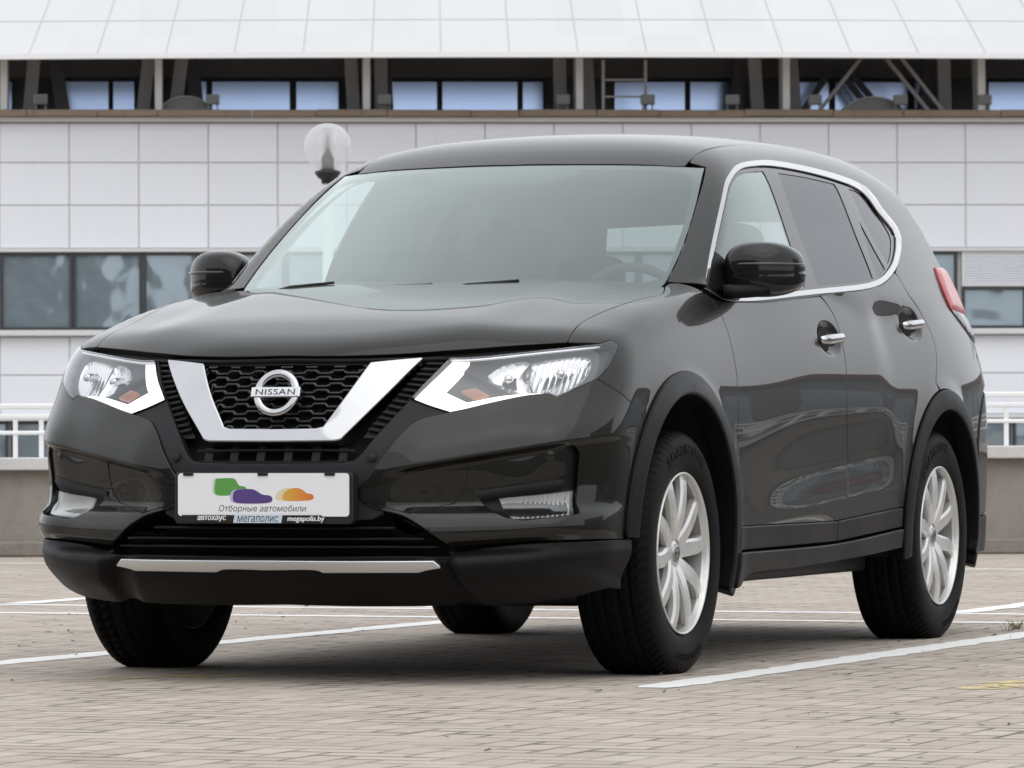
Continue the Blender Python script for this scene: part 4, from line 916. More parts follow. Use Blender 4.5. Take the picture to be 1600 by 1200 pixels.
# roof
rf = [Q['ws_top'][0][:-1]+[(1.975, -.545, 1.533)], DT[1:], [DT[-1], (4.12, -.4, 1.56), (4.16, -.15, 1.575), (4.165, 0, 1.577)]]
part(patch(half(rf), upp, (.15, 0, -1), step=.04, lip=.02), 'roof', PAINT)
# windscreen: glass, its black border behind, wipers and scuttle
wsr = half([Q['ws_top'][0], Q['ws_edge'][0], [Q['ws_edge'][0][-1], (1.325, -.67, 1.118), (1.22, -.42, 1.108), (1.16, -.2, 1.105), (1.145, 0, 1.105)]])
WD = (1, 0, -.45)
ws = part(patch(wsr, upp, WD, off=-.002, step=.05, gap=.004, lip=.004, rim=.001), 'windscreen', GLASS)
wc = half(Q['ws_clear'])
fr = patch(wsr, upp, WD, off=-.007, step=.05, gap=.003, lip=0, holes=[wc]); part(fr, 'glass_border', FRIT, ws)
# mirror and sensor housing behind the top of the glass
mp_ = half([[(1.88, 0, 1.553), (1.91, -.27, 1.553)], [(1.91, -.27, 1.553), (1.83, -.24, 1.50)], [(1.83, -.24, 1.50), (1.78, -.17, 1.470)], [(1.78, -.17, 1.470), (1.77, 0, 1.468)]])
part(patch(mp_, upp, WD, off=-.010, step=.03, gap=0, lip=.03), 'sensor_housing', mat('dotted sun band', (.012, .012, .014), .6, spec=.1), ws)
part(patch(half([[(1.145, 0, 1.09), (1.16, -.2, 1.09), (1.22, -.42, 1.09), (1.33, -.69, 1.10)], [(1.33, -.69, 1.10), (1.24, -.735, 1.07)], [(1.24, -.735, 1.07), (1.2, -.6, 1.06), (1.13, -.35, 1.06), (1.06, 0, 1.07)]]), lambda P: P[..., 2]-1.085-.03*np.abs(P[..., 1]), (0, 0, -1), step=.06, gap=0, lip=0), 'scuttle_panel', BLACK)
rub = mat('wiper rubber', (.008, .008, .008), .5)
for ya, yb, za, zb, arm in ((.62, -.02, 1.128, 1.142, .52), (.02, -.60, 1.138, 1.128, -.02)):
    n = 15; yy = np.linspace(ya, yb, n); zz = np.linspace(za, zb, n)-.010
    P, _ = cast(upp, np.stack([np.full(n, .6), yy, zz], 1), np.array([1., 0, -.0]), 0, 1.4, 200); N = grad(upp, P)
    t = sweep(P+N*.007, [(-.008, -.006), (.008, -.006), (.004, .006), (-.004, .006)], (0, 0, 1))
    hk = P[n//2]+N[n//2]*.03; t.merge(sweep(np.array([[hk[0]-.16, arm, 1.10], (hk+np.array([hk[0]-.16, arm, 1.10]))/2+[0, 0, .012], hk]), [(-.008, -.004), (.008, -.004), (.008, .004), (-.008, .004)], (0, 0, 1)))
    part(t, 'wiper', rub)
# side glazing
ci = Q['chrome_in'][0]
gl = [Q['glass_front'], Q['glass_rear'], Q['glass_quarter'], Q['glass_fixed']]
GD_ = (.0, 1, -.25)
both(patch([co+[co[0]]], upp, GD_, off=.001, step=.03, gap=.0, lip=.005, holes=[[ci+[ci[0]]]], crown=(.006, .009), rim=.002), 'window_trim', BRIGHT)
both(patch([co+[co[0]]], upp, GD_, off=-.006, step=.04, gap=-.004, lip=.009, rim=.001, holes=gl), 'window_pillar', PIANO)
for rn, m, nm in ((gl[0], SGL, 'front_side_window'), (gl[1], TINT, 'rear_side_window'), (gl[2], TINT, 'quarter_window'), (gl[3], TINT, 'fixed_quarter_glass')):
    both(patch(rn, upp, GD_, off=-.0085, step=.014, gap=-.001, lip=0), nm, m)
sail = [[(1.455, -.775, 1.13), (1.60, -.755, 1.235), (1.66, -.79, 1.13), (1.60, -.80, 1.11)]]
tri = [[Q['glass_front'][0][0], Q['glass_front'][0][1]], [Q['glass_front'][0][1], Q['glass_front'][0][2]], [Q['glass_front'][0][2], (1.515, -.762, 1.17), co[0], (1.60, -.82, 1.105)], [(1.60, -.82, 1.105), (1.70, -.825, 1.11)]]
both(patch([[ci[0], ci[1], Q['glass_front'][0][2]], [Q['glass_front'][0][2], (1.72, -.80, 1.16)], [(1.72, -.80, 1.16), (1.73, -.822, 1.105)], [(1.73, -.822, 1.105), ci[0]]], upp, GD_, off=.002, step=.03, gap=0, lip=.01), 'mirror_sail', CLADM)
# wheel arch trims, sill, liners
def ringpatch(c, ro, ri, a0, a1, fn):
    o = arc(*c, ro, a0, a1, n=40); i_ = arc(*c, ri, a1, a0, n=40); return [o, [o[-1], i_[0]], i_, [i_[-1], o[0]]]
for c, a0, a1, fn in ((AF, -20, 177, low), (AR, -14, 188, bod)):
    rp = ringpatch(c, RO-.003, RI, a0, a1, fn)
    both(patch(rp, fn, SIDE, off=.010, step=.022, gap=.006, lip=.06, rim=.007), 'wheel_arch_trim', CLADM)
    ln = MB(); a = np.linspace(R_(-8), R_(188), 40); V = []
    for y in (-.86, -.52): V += [(c[0]+(RI+.022)*math.cos(q), y, c[1]+(RI+.022)*math.sin(q)) for q in a]
    ln.add(V, [(i, i+1, 41+i, 40+i) for i in range(39)])
    disc = [(c[0]+(RI+.03)*math.cos(q), -.52, c[1]+(RI+.03)*math.sin(q)) for q in np.linspace(R_(-8), R_(188), 40)]
    ln.add(disc, [tuple(range(40))]); both(ln, 'wheel_arch_liner', VOID)
sl0 = [(1.285, -.89, .42), (1.39, -.90, .338), (2.42, -.90, .345), (3.14, -.90, .378)]
sill = [[(1.388, -.90, .338), (2.42, -.90, .345), (3.138, -.90, .378)], [(3.138, -.90, .378), (3.125, -.89, .318)], [(3.125, -.89, .318), (2.7, -.88, .300), (2.0, -.88, .282), (1.50, -.88, .268), (1.44, -.885, .24)], [(1.44, -.885, .24), (1.37, -.89, .235)], [(1.37, -.89, .235), (1.388, -.90, .338)]]
both(patch(sill, low, SIDE, off=.018, step=.03, gap=.005, lip=.06, rim=.006), 'sill_trim', CLADM)
fl_ = MB(); fl_.merge(prism([(-.2+.55, -.72), (.35, .72), (4.2, .72), (4.2, -.72)], 2, .235, .30, .02)); fl_.merge(box((1.7, 0, .21), (.9, .9, .06), .02)).merge(box((2.9, .1, .225), (.9, .35, .12), .04)).merge(box((1.0, 0, .25), (.7, 1.1, .10), .03)).merge(tube([(.945, -.70, .33), (.945, .70, .33)], .045)).merge(tube([(3.65, -.70, .33), (3.65, .70, .33)], .06)).merge(box((3.9, 0, .30), (.5, 1.1, .16), .05))
part(fl_, 'underbody', BLACK)
part(box((.75, 0, .55), (.9, 1.0, .55), .05), 'engine_bay', VOID)

# ---- front end
bump_runs = [Q['bump_in'][0], Q['bump_in'][1], Q['bump_low'][0], [Q['bump_low'][0][-1], arc(*AF, RO, 178, 170)[-1]], arc(*AF, RO, 182, 142), [arc(*AF, RO, 178, 142)[-1], sm[-1]], sm[::-1], Q['lamp'][2], Q['lamp'][3], [Q['lamp'][3][-1], Q['bump_in'][0][0]]]
BD = (1, .8, 0)
cw = np.linspace(.33, .93, 110); creases = []
for dz in (-.030, -.0225, -.017, -.012, -.007, -.002, .004, .012, .022): creases += [(float(FT(np.array(z), np.array(w_))), -w_, z) for w_, z in zip(cw, .605+.18*(cw-.40)+dz)]
for dz in (-.036, -.030, -.022, -.015, -.008, -.001, .005, .013, .022): creases += [(float(FT(np.array(z), np.array(w_))), -w_, z) for w_, z in zip(cw, .402+.06*(cw-.50)+dz)]
both(patch(bump_runs, low, BD, step=.011, holes=[Q['fogbez']], lip=.022, rim=.003, extra=creases), 'front_bumper', PAINT); back(bump_runs, low, BD, off=-.03)
# lamp pocket: gloss frame, lens, reflector
def fogs(s):
    fb = patch(Q['fogbez'], low, BD, off=-.020, step=.014, gap=-.002, lip=0, holes=[Q['foglens']])
    shelf = [[Q['fogbez'][-1][1], Q['fogbez'][0][1]], [Q['fogbez'][0][1], Q['fogbez'][0][2]]]
    P1 = np.concatenate([cat_rom(r, .02) for r in [Q['fogbez'][0]]]); P2, _ = cast(low, P1-np.array(BD)*.2, np.array(BD)/np.linalg.norm(BD), 0, .6, 80); N = grad(low, P2)
    top = P2+N*.006; dn = top-[0, 0, .030]-N*.016; inn = P2-N*.02+[0, 0, .004]
    k = len(top); fb.add(np.vstack([inn, top, dn]), [(i, k+i, k+i+1, i+1) for i in range(k-1)]+[(k+i, 2*k+i, 2*k+i+1, k+i+1) for i in range(k-1)])
    return fb
fbL, fbR = both(fogs(-1), 'fog_lamp', mat('matt black bezel', (.005, .005, .0055), .5, spec=.2))
both(patch(Q['foglens'], low, BD, off=-.013, step=.02, gap=.001, lip=.004), 'lens', LENS, (fbL, fbR))
def ribs(P, D):
    return .004*np.sin(P[:, 1]*260)
refl = mat('lamp reflector', (.74, .74, .75), .18, .9); FREFL = mat('fog reflector', (.40, .395, .37), .4, .2)
both(patch(Q['foglens'], low, BD, off=-.024, step=.004, gap=-.003, lip=0, offn=lambda P, D: -.005*np.clip(D/.03, 0, 1)+.0030*np.sin(P[:, 1]*520)*sstep(.66, .69, -P[:, 1])), 'reflector', FREFL, (fbL, fbR))
# towing-eye cover and sensor: fine shut lines on the bumper
def groove(runs, fn, d, r=.0016, off=.0): return tube(pts_on(fn, runs, d, .015, off), r, 6)
both(groove(Q['tow'], low, BD).merge(groove([Q['cover'][1], Q['cover'][2]], low, BD)), 'cover_seam', VOID)
def puck(px3, r, m):
    P, _ = cast(low, np.array([px3])-np.array([[.3, .1, 0]]), np.array([1., .33, 0])/1.053, 0, .6, 80); N = grad(low, P)[0]; c = P[0]
    M = Matrix.Translation(c)@Vector(N).to_track_quat('Z', 'Y').to_matrix().to_4x4()
    q = lathe([(r*1.3, -.004), (r*1.3, .0008), (r*1.12, .0012), (r*1.05, -.0005), (r*.98, .0010), (r*.9, .0016), (0, .0016)], 32, 'z'); return q.xf(M)
both(puck(Q['spot_sensor'][0][0], .011, SATIN), 'parking_sensor', SATIN); both(puck(Q['spot_sensor'][1][0], .011, PAINT), 'parking_sensor', PAINT)
# lower apron
lowr = half([[Q['intake'][1][1], Q['intake'][1][0]], [Q['intake'][1][0], Q['lowbump'][0][0]], Q['lowbump'][0], Q['lowbump'][1], Q['lowbump'][2], Q['lowbump'][3]])
def apron(P, D):
    w_ = np.abs(P[:, 1]); z = P[:, 2]; zc = .338+.075*(w_-.53)
    wing = sstep(.485, .525, w_-.30*(.36-z))
    r = .034*sstep(zc+.036, zc-.002, z)*(1-.85*sstep(zc-.004, .205, z))
    r = r*(1-.85*sstep(.62, .84, w_))
    return r*wing-.012*sstep(.06, .0, np.abs(w_-.30*(.36-z)-.47))
acr = []
for dz in (.040, .036, .028, .020, .012, .005, -.002, -.006, -.014): acr += [(0, sg_*w_, z) for w_, z in zip(cw, .338+.075*(cw-.53)+dz) for sg_ in (-1, 1)]
part(patch(lowr, low, (1, 0, 0), step=.013, lip=.05, extra=acr, offn=apron, rim=.005), 'bumper_apron', CLADM)
br = half([Q['bar'][0], Q['bar'][1], Q['bar'][2], Q['bar'][3], Q['bar'][4]])
part(patch(br, low, (1, 0, 0), off=.012, step=.016, gap=.003, lip=.022, rim=.004), 'skid_strip', BRUSH)
# lower intake with slats
ink = half([Q['intake'][0], Q['intake'][1]])
LOWBACK = MB()
part(patch(ink, low, (1, 0, 0), off=-.085, step=.03, gap=-.02, lip=0), 'intake_back', VOID)
sm_ = MB()
for zc, wmax in ((.435, .36), (.405, .44), (.383, .47)):
    yy = np.linspace(-wmax, wmax, 41); P, _ = cast(low, np.stack([np.full(41, -.5), yy, np.full(41, zc)], 1), np.array([1., 0, 0]), 0, 1.4, 160)
    sm_.merge(sweep(P+[.035, 0, 0], [(-.03, -.004), (.02, -.006), (.02, .006), (-.03, .002)], (0, 0, 1)))
part(sm_, 'intake_slat', CLADM)
# grille surround with its opening
sr = half([Q['surround'][0][:3]+[Q['surround'][0][3]], Q['surround'][1], Q['surround'][2], Q['bump_in'][0], Q['bump_in'][1][:3]+[(Q['intake'][0][1][0], -.30, .46)], [(Q['intake'][0][1][0], -.30, .46), Q['intake'][0][0]]])
hole = half([Q['hole'][0], Q['hole'][1], Q['hole'][2], Q['hole'][3]])
part(patch(sr, low, (1, 0, 0), off=-.008, step=.02, gap=.003, lip=.03, holes=[hole], rim=.006), 'grille_surround', SATIN)
gr = part(patch(hole, low, (1, 0, 0), off=-.075, step=.04, gap=-.02, lip=0), 'grille', VOID)
part(patch(half([Q['lampgap'][0], Q['lampgap'][1], Q['lampgap'][2]]), low, (1, .0, -.2), off=-.022, step=.03, gap=-.002, lip=0), 'hood_seal', BLACK)
# honeycomb bars
def frontline(y, z, off):
    P, _ = cast(low, np.stack([np.full(len(y), -.5), y, z], 1), np.array([1., 0, 0]), 0, 1.4, 200); return P+grad(low, P)*off
mesh_poly = np.array([(p[1], p[2]) for r in half(Q['mesh']) for p in cat_rom(r, .02)])
hx = MB(); Z0, DZ, PW = .722, .0200, .080
for k in range(-1, 11):
    zc = Z0+DZ*k
    # each bar swells and pinches so that neighbours meet in long hexagons
    yy = np.arange(-.30, .3001, .0043); ph = (yy/PW+(.5 if k % 2 else 0)) % 1.0
    tri_ = np.abs(ph-.5)*2; amp = np.clip((tri_-.36)/.16, 0, 1)
    zz = zc+(amp-.5)*DZ*.42
    ins = inside(np.stack([yy, zz], 1), mesh_poly); idx = np.where(ins)[0]
    if len(idx) < 8: continue
    for seg in np.split(idx, np.where(np.diff(idx) > 1)[0]+1):
        if len(seg) < 6: continue
        hx.merge(sweep(frontline(yy[seg], zz[seg], -.030), [(-.014, -.0030), (.004, -.0042), (.012, -.001), (.012, .001), (.004, .0042), (-.014, .0030)], (0, 0, 1)))
part(hx, 'grille_mesh', PIANO, gr)
part(patch(half(Q['mesh']), low, (1, 0, 0), off=-.048, step=.04, gap=-.003, lip=0), 'mesh_back', VOID, gr)
# chrome V
def vfn(P, D): return .010*np.clip(D/.016, 0, 1)-.012*np.clip((P[:, 2]-.66)*0, 0, 1)
vp = part(patch(half(Q['V']), low, (1, 0, 0), off=.012, step=.012, gap=.005, lip=.055, rim=.005), 'chrome_bar', CHROME, gr)
# ribbed strips beside the V
rb = patch(Q['rib'], low, (1, .35, 0), off=-.028, step=.02, gap=-.002, lip=0)
e0 = np.array(cat_rom(Q['rib'][1], .004)); e1_ = np.array(cat_rom(Q['rib'][3], .004))[::-1]
for k in range(13):
    t = (k+.5)/13.3; a = e0[int(t*(len(e0)-1))]; b = e1_[int(t*(len(e1_)-1))]; b = b+[0, 0, .004]
    L2 = np.linspace(0, 1, 7)[:, None]; P = a*(1-L2)+b*L2; P = frontline(P[:, 1], P[:, 2], -.020)
    rb.merge(sweep(P, [(-.0055, -.004), (.0055, -.004), (.0045, .004), (-.0045, .004)], (0, 0, 1), smooth=False))
both(rb, 'ribbed_strip', SATIN)
# lower grille bars
lg = MB()
for y in (-.205, -.125, -.042, .042, .125, .205): 
    P = frontline(np.array([y, y, y]), np.array([.622, .64, .668]), -.035); lg.merge(sweep(P, [(-.004, -.012), (.004, -.012), (.004, .012), (-.004, .012)], (0, 1, 0), smooth=False))
yy = np.linspace(-.24, .24, 25)
for z_ in (.626, .662): lg.merge(sweep(frontline(yy, np.full(25, z_), -.035), [(-.012, -.003), (.012, -.003), (.012, .003), (-.012, .003)], (0, 0, 1), smooth=False))
part(lg, 'lower_grille_bar', SATIN, gr)
# badge
ec = frontline(np.array([0., .0]), np.array([.805, .80]), .004)[0]; en = grad(low, frontline(np.array([0., 0]), np.array([.805, .8]), 0))[0]
EM = Matrix.Translation(ec+en*.004)@Matrix(((0, 0, 0, 0),)*4) if False else None
bx = np.array([0, -1., 0]); by = np.cross(en, bx); by /= np.linalg.norm(by)      # badge axes: right as read, up, outward
def badge_xf(mb): return mb.xf(Matrix(((bx[0], by[0], en[0], ec[0]), (bx[1], by[1], en[1], ec[1]), (bx[2], by[2], en[2], ec[2]), (0, 0, 0, 1))))
ring = MB(); a = np.linspace(0, 2*math.pi, 65)[:-1]; RM = .0575
prof = [(.0115*math.cos(q), .007*math.sin(q)) for q in np.linspace(0, 2*math.pi, 15)[:-1]]
V = [((RM+u)*math.cos(q), (RM+u)*math.sin(q), .006+v) for q in a for u, v in prof]; k = len(prof)
ring.add(V, [(i*k+j, ((i+1) % 64)*k+j, ((i+1) % 64)*k+(j+1) % k, i*k+(j+1) % k) for i in range(64) for j in range(k)])
badge = part(badge_xf(ring), 'badge', CHROME, gr)
part(badge_xf(box((0, 0, .010), (.148, .030, .012), .003)), 'badge_bar', BRUSH, badge)
v, f = text_mesh('NISSAN', .029, .0006, 0, .0009, space=1.08); s_ = .118/np.ptp(v[:, 0]); v[:, 0] *= s_; v[:, 1] *= .0165/np.ptp(v[:, 1]); v[:, 0] -= (v[:, 0].max()+v[:, 0].min())/2; v[:, 1] -= (v[:, 1].max()+v[:, 1].min())/2; v[:, 2] += .0164
part(badge_xf(MB().add(v, f, smooth=False)), 'badge_lettering', BLACK, badge)
# number plate in its holder
def plate_xf(mb): return mb.xf(Matrix(((0, 0, -1, -.066), (-1, 0, 0, 0), (0, 1, 0, .5265), (0, 0, 0, 1))))
def rrect(w_, h_, r, n=6):
    o = []
    for cx, cy, a0 in ((w_/2-r, h_/2-r, 0), (-w_/2+r, h_/2-r, 90), (-w_/2+r, -h_/2+r, 180), (w_/2-r, -h_/2+r, 270)):
        o += [(cx+r*math.cos(R_(a0+90*i/n)), cy+r*math.sin(R_(a0+90*i/n))) for i in range(n+1)]
    return o
hold = prism([(x, y-.009) for x, y in rrect(.536, .143, .014)], 2, -.03, .004, .0025)
for x in (-.225, 0, .20): hold.merge(box((x, .0575, .0065), (.030, .010, .006), .001))
hold.merge(box((-.035, -.0665, .006), (.42, .021, .006), .001))
ph = part(plate_xf(hold), 'plate_holder', mat('plate holder plastic', (.010, .010, .010), .35))
pw = mat('white plate print', (.76, .76, .78), .3); t = NT(pw); c = t.coord(); mk = t.noise(c, 60, 4, .8); t.link(t.mix(t.rng(mk, .68, .74, 0, .6), (.76, .76, .78), (.35, .35, .36)), pw.node_tree.nodes['Principled BSDF'].inputs['Base Color'])
pl = part(plate_xf(prism([(x, y) for x, y in rrect(.514, .119, .010)], 2, .003, .0055)), 'number_plate', pw, ph)
def logo(pts, z, n=3): return MB().add([(x, y, z) for x, y in pts], [tuple(range(len(pts)))], smooth=False)
def spl(P): return [tuple(q[:2]) for q in cat_rom([(x, y, 0) for x, y in P], .004)]
# plate print: x from -.257 to .257 across, y from -.059 to .059
def px5(x, y): return ((x-580)*.514/958, (812-y)*.117/222)
GRN = [px5(*q) for q in ((318, 727), (418, 727), (428, 735), (445, 762), (478, 770), (486, 780), (480, 792), (430, 800), (405, 813), (322, 813), (310, 800), (312, 745))]
PUR = [px5(*q) for q in ((425, 790), (440, 785), (520, 783), (545, 792), (575, 810), (620, 817), (632, 828), (630, 845), (618, 852), (425, 852), (412, 840), (414, 805))]
ORA = [px5(*q) for q in ((700, 798), (730, 782), (765, 776), (795, 783), (825, 803), (855, 810), (863, 822), (858, 834), (840, 840), (700, 840), (690, 830))]
def fade_mat(name, c1, c2, x0, x1):
    m = mat(name, c1, .35); t = NT(m); s = t.t.nodes.new('ShaderNodeSeparateXYZ'); t.link(t.coord(), s.inputs[0]); t.link(t.mix(t.rng(s.outputs[1], x0, x1, 0, 1), c1, c2), t.b.inputs['Base Color']); return m
GREENP = mat('green print', (.10, .30, .065), .35); PURP = mat('purple print', (.085, .05, .20), .35); ORP = fade_mat('orange print', (.60, .36, .06), (.62, .17, .035), -.06, -.14)
GHG = mat('pale green print', (.42, .55, .40), .35); GHP = mat('pale purple print', (.45, .42, .56), .35); GHO = mat('pale orange print', (.68, .58, .38), .35)
for pts, m, dx, gm in ((GRN, GREENP, -.006, GHG), (ORA, ORP, -.022, GHO), (PUR, PURP, -.008, GHP)):
    zz = .0062 if m is PURP else .0058
    part(plate_xf(logo([(x+dx, y) for x, y in spl(pts+pts[:1])[:-1]], zz-.0002)), 'print_trail', gm, pl); part(plate_xf(logo(spl(pts+pts[:1])[:-1], zz)), 'print_mark', m, pl)
def txt(body, wd, h, cx, cy, z, m, shear=0, bold=0, space=1.0, par=None, nm='lettering'):
    v, f = text_mesh(body, h*1.3, 0, shear, 0, space=space); v[:, 0] = (v[:, 0]-(v[:, 0].max()+v[:, 0].min())/2)*wd/np.ptp(v[:, 0]); v[:, 1] = (v[:, 1]-(v[:, 1].max()+v[:, 1].min())/2)*h/np.ptp(v[:, 1])
    v += [cx, cy, z]
    tm = MB().add(v, f, smooth=False)
    if bold: tm.add(v+[bold, 0, .00005], f, smooth=False)
    part(plate_xf(tm), nm, m, par or pl)
INK = mat('grey print ink', (.10, .10, .11), .4); WINK = mat('white print ink', (.78, .78, .78), .4)
cx_, cy_ = px5(577, 887); txt('Отборные автомобили', .262, .0225, cx_, cy_, .0060, INK, .18, .0)
cx_, _ = px5(294, 0); txt('автохаус', .086, .0165, cx_, -.0662, .0102, WINK, .12, .0011, par=ph); cx_, _ = px5(822, 0); txt('megapolis.by', .110, .0185, cx_, -.0672, .0102, WINK, .12, .0011, par=ph)
pb = prism([(-.014-.074, -.0775), (-.014+.070, -.0775), (-.014+.074, -.0555), (-.014-.070, -.0555)], 2, .0085, .0098); part(plate_xf(pb), 'print_panel', mat('pale blue print', (.50, .60, .68), .35), ph)
txt('мегаполис', .124, .0165, -.014, -.0668, .0101, BLACK, .18, .0, par=ph)

# ---- headlights
DRLM = mat('daytime light', (.8, .8, .8), .5, emit=(1, .98, .93), estr=1.1); HOUS = mat('dark lamp housing', (.05, .05, .056), .6, 0, spec=.12); AMB = mat('amber bulb cover', (.30, .11, .055), .3)
lamp_edge = Q['lamp']
def lampparts():
    hb = patch(lamp_edge, low, BD, off=-.055, step=.03, gap=-.002, lip=0)
    P = close(lamp_edge, .02); d = np.array(BD)/np.linalg.norm(BD); S, _ = cast(low, P-d*.3, d, 0, .8, 100); N = grad(low, S); k = len(S)
    hb.add(np.vstack([S-N*.003, S-N*.062]), [(i, (i+1) % k, k+(i+1) % k, k+i) for i in range(k)]+[((i+1) % k, i, k+i, k+(i+1) % k) for i in range(k)])
    return hb
hA, hB = both(lampparts(), 'headlight', HOUS)
both(patch(lamp_edge, low, BD, off=.0015, step=.022, gap=.003, lip=.006, rim=.003), 'lens', LENS, (hA, hB))
both(patch(Q['drl'], low, BD, off=-.016, step=.014, gap=.001, lip=.03), 'daytime_light', DRLM, (hA, hB))
tp = pts_on(low, [Q['lamp'][0]], BD, .015, -.010); both(sweep(tp-[0, 0, .004], [(-.006, -.0035), (.006, -.0035), (.006, .0035), (-.006, .0035)], (0, 0, 1)), 'trim_line', mat('lamp trim silver', (.75, .75, .76), .3, .6), (hA, hB))
bez = patch([Q['lamp'][0][:1]+Q['lamp'][0][1:], Q['lamp'][1], Q['lamp'][2], Q['lamp'][3][:4], [Q['lamp'][3][3], Q['drl'][3][1] if False else Q['lamp'][0][0]]], low, BD, off=-.034, step=.014, gap=.004, lip=.02, holes=[Q['bowl'], Q['bowl2']])
both(bez, 'inner_bezel', HOUS, (hA, hB))
def facet(P, D): return -.020*np.sqrt(np.clip(D/.045, 0, 1))+.0022*np.sin(P[:, 1]*430)*np.clip(D/.015, 0, 1)
def dish(P, D): return -.022*np.sqrt(np.clip(D/.04, 0, 1))
both(patch(Q['bowl2'], low, BD, off=-.036, step=.004, gap=-.002, lip=0, offn=facet), 'reflector', refl, (hA, hB))
both(patch(Q['bowl'], low, BD, off=-.036, step=.008, gap=-.002, lip=0, offn=dish), 'reflector', refl, (hA, hB))
both(patch(Q['turn'], low, BD, off=-.026, step=.01, gap=0, lip=.01, crown=(.006, .01)), 'indicator', AMB, (hA, hB))
for nm, off in (('bowl', -.034), ('bowl2', -.034)):
    P = np.array([p for r in Q[nm] for p in r]); c = P.mean(0); S, _ = cast(low, c[None]-np.array(BD)*.25, np.array(BD)/np.linalg.norm(BD), 0, .7, 100); N = grad(low, S)[0]; c = S[0]+N*off
    M = Matrix.Translation(c)@Vector((-1, -.25, 0)).to_track_quat('Z', 'Y').to_matrix().to_4x4()
    both(lathe([(0, .026), (.011, .024), (.0125, .018), (.0125, -.02)], 18, 'z').xf(M), 'bulb', mat('bulb cap', (.55, .55, .56), .15, 1.0), (hA, hB))

# ---- door mirrors
def superell(c, s, e=.75, n=36, k=20, shp=None):
    V = []; f_ = lambda v, p: np.sign(v)*np.abs(v)**p
    for j in range(k+1):
        ph = -math.pi/2+math.pi*j/k
        for i in range(n):
            th = 2*math.pi*i/n; V.append((s[0]*f_(math.cos(ph), e)*f_(math.cos(th), e), s[1]*f_(math.cos(ph), e)*f_(math.sin(th), e), s[2]*f_(math.sin(ph), e)))
    V = np.array(V)
    if shp: V = shp(V)
    F = [(j*n+i, j*n+(i+1) % n, (j+1)*n+(i+1) % n, (j+1)*n+i) for j in range(k) for i in range(n)]
    return MB().add(V+np.array(c), F)
def mshape(V):
    V = V.copy(); u = V[:, 1]/.112                 # outer end is -1
    o = np.clip(-u, 0, 1); i_ = np.clip(u, 0, 1); z = V[:, 2]
    V[:, 2] = np.where(z > 0, z*(1-.20*o**2-.10*i_**3), z*(1-.22*o**1.5))
    V[:, 0] = V[:, 0]*(1-.30*o**2)+.050*o**1.3-.012*i_
    return V
MC = (1.655, -.897, 1.188)
up_ = superell(MC, (.085, .112, .083), .66, shp=mshape)
both(up_, 'door_mirror', PAINT)
mirL = [o for o in car.children if o.name.startswith('door_mirror')]
lowm = superell((MC[0]+.001, MC[1], MC[2]-.020), (.0855, .1125, .0645), .66, shp=mshape)
both(lowm, 'lower_shell', PIANO, tuple(mirL))
ind = superell((MC[0]-.002, MC[1]-.010, MC[2]+.014), (.0855, .104, .008), .66, shp=mshape)
both(ind, 'indicator', mat('smoked indicator lens', (.06, .06, .062), .12), tuple(mirL))
arm = sweep(np.array([(1.56, -.80, 1.117), (1.57, -.83, 1.118), (1.60, -.87, 1.120), (1.63, -.91, 1.124)]), [(-.055, -.020), (.055, -.020), (.06, .006), (.045, .022), (-.045, .022), (-.06, .006)], (0, 0, 1), scale=[1.0, .95, .95, .8])
both(arm, 'mirror_arm', CLADM, tuple(mirL))
both(MB().add([(MC[0]+.092, MC[1]+.085*math.cos(q), MC[2]+.055*math.sin(q)) for q in np.linspace(0, 2*math.pi, 25)[:-1]], [tuple(range(24))], smooth=False), 'mirror_glass', mat('mirror silver', (.8, .8, .8), .02, 1.0), tuple(mirL))

# ---- tail, mostly hidden from here
te = Q['taillamp_edge'][0]
tl = [[te[0], te[1], te[2], te[3]], [te[3], (4.42, -.72, 1.10), (4.5, -.6, 1.11)], [(4.5, -.6, 1.11), (4.44, -.6, 1.2)], [(4.44, -.6, 1.2), (4.33, -.68, 1.262), te[0]]]
TLM = mat('red tail lamp', (.48, .085, .09), .25, coat=.25); t = NT(TLM)
both(patch(tl, bod, (-.45, 1, 0), off=.006, step=.02, gap=.001, lip=.02, crown=(.008, .03)), 'tail_light', TLM)
tls = [[te[3], (4.30, -.778, 1.03), (4.42, -.75, 1.0)], [(4.42, -.75, 1.0), (4.47, -.66, 1.05)], [(4.47, -.66, 1.05), (4.42, -.72, 1.10), te[3]]]
both(patch(tls, bod, (-.45, 1, 0), off=.005, step=.02, gap=.002, lip=.02, crown=(.006, .02)), 'reverse_light', mat('smoked clear lens', (.08, .08, .085), .15, coat=.3))
tg = half([[(4.165, 0, 1.57), (4.16, -.3, 1.57), (4.06, -.55, 1.54)], [(4.06, -.55, 1.54), (4.20, -.63, 1.40), (4.36, -.70, 1.20), (4.46, -.745, 1.0), (4.50, -.76, .84)], [(4.50, -.76, .84), (4.58, -.4, .82), (4.63, 0, .82)]])
rw = half([[(4.22, 0, 1.50), (4.20, -.3, 1.49), (4.13, -.52, 1.47)], [(4.13, -.52, 1.47), (4.34, -.62, 1.20)], [(4.34, -.62, 1.20), (4.46, -.3, 1.19), (4.5, 0, 1.19)]])
tgo = part(patch(tg, bod, (-1, 0, -.3), step=.04, lip=.02, holes=[rw]), 'tailgate', PAINT); part(patch(rw, bod, (-1, 0, -.3), off=-.008, step=.06, gap=-.004, lip=0), 'rear_window', clear('rear glass', (.35, .40, .40), 1.5), tgo)
part(patch(tg, bod, (-1, 0, -.3), off=-.03, step=.05, gap=-.035, lip=0, holes=[rw]), 'tailgate_lining', mat('tailgate lining', (.5, .5, .49), .8), tgo)
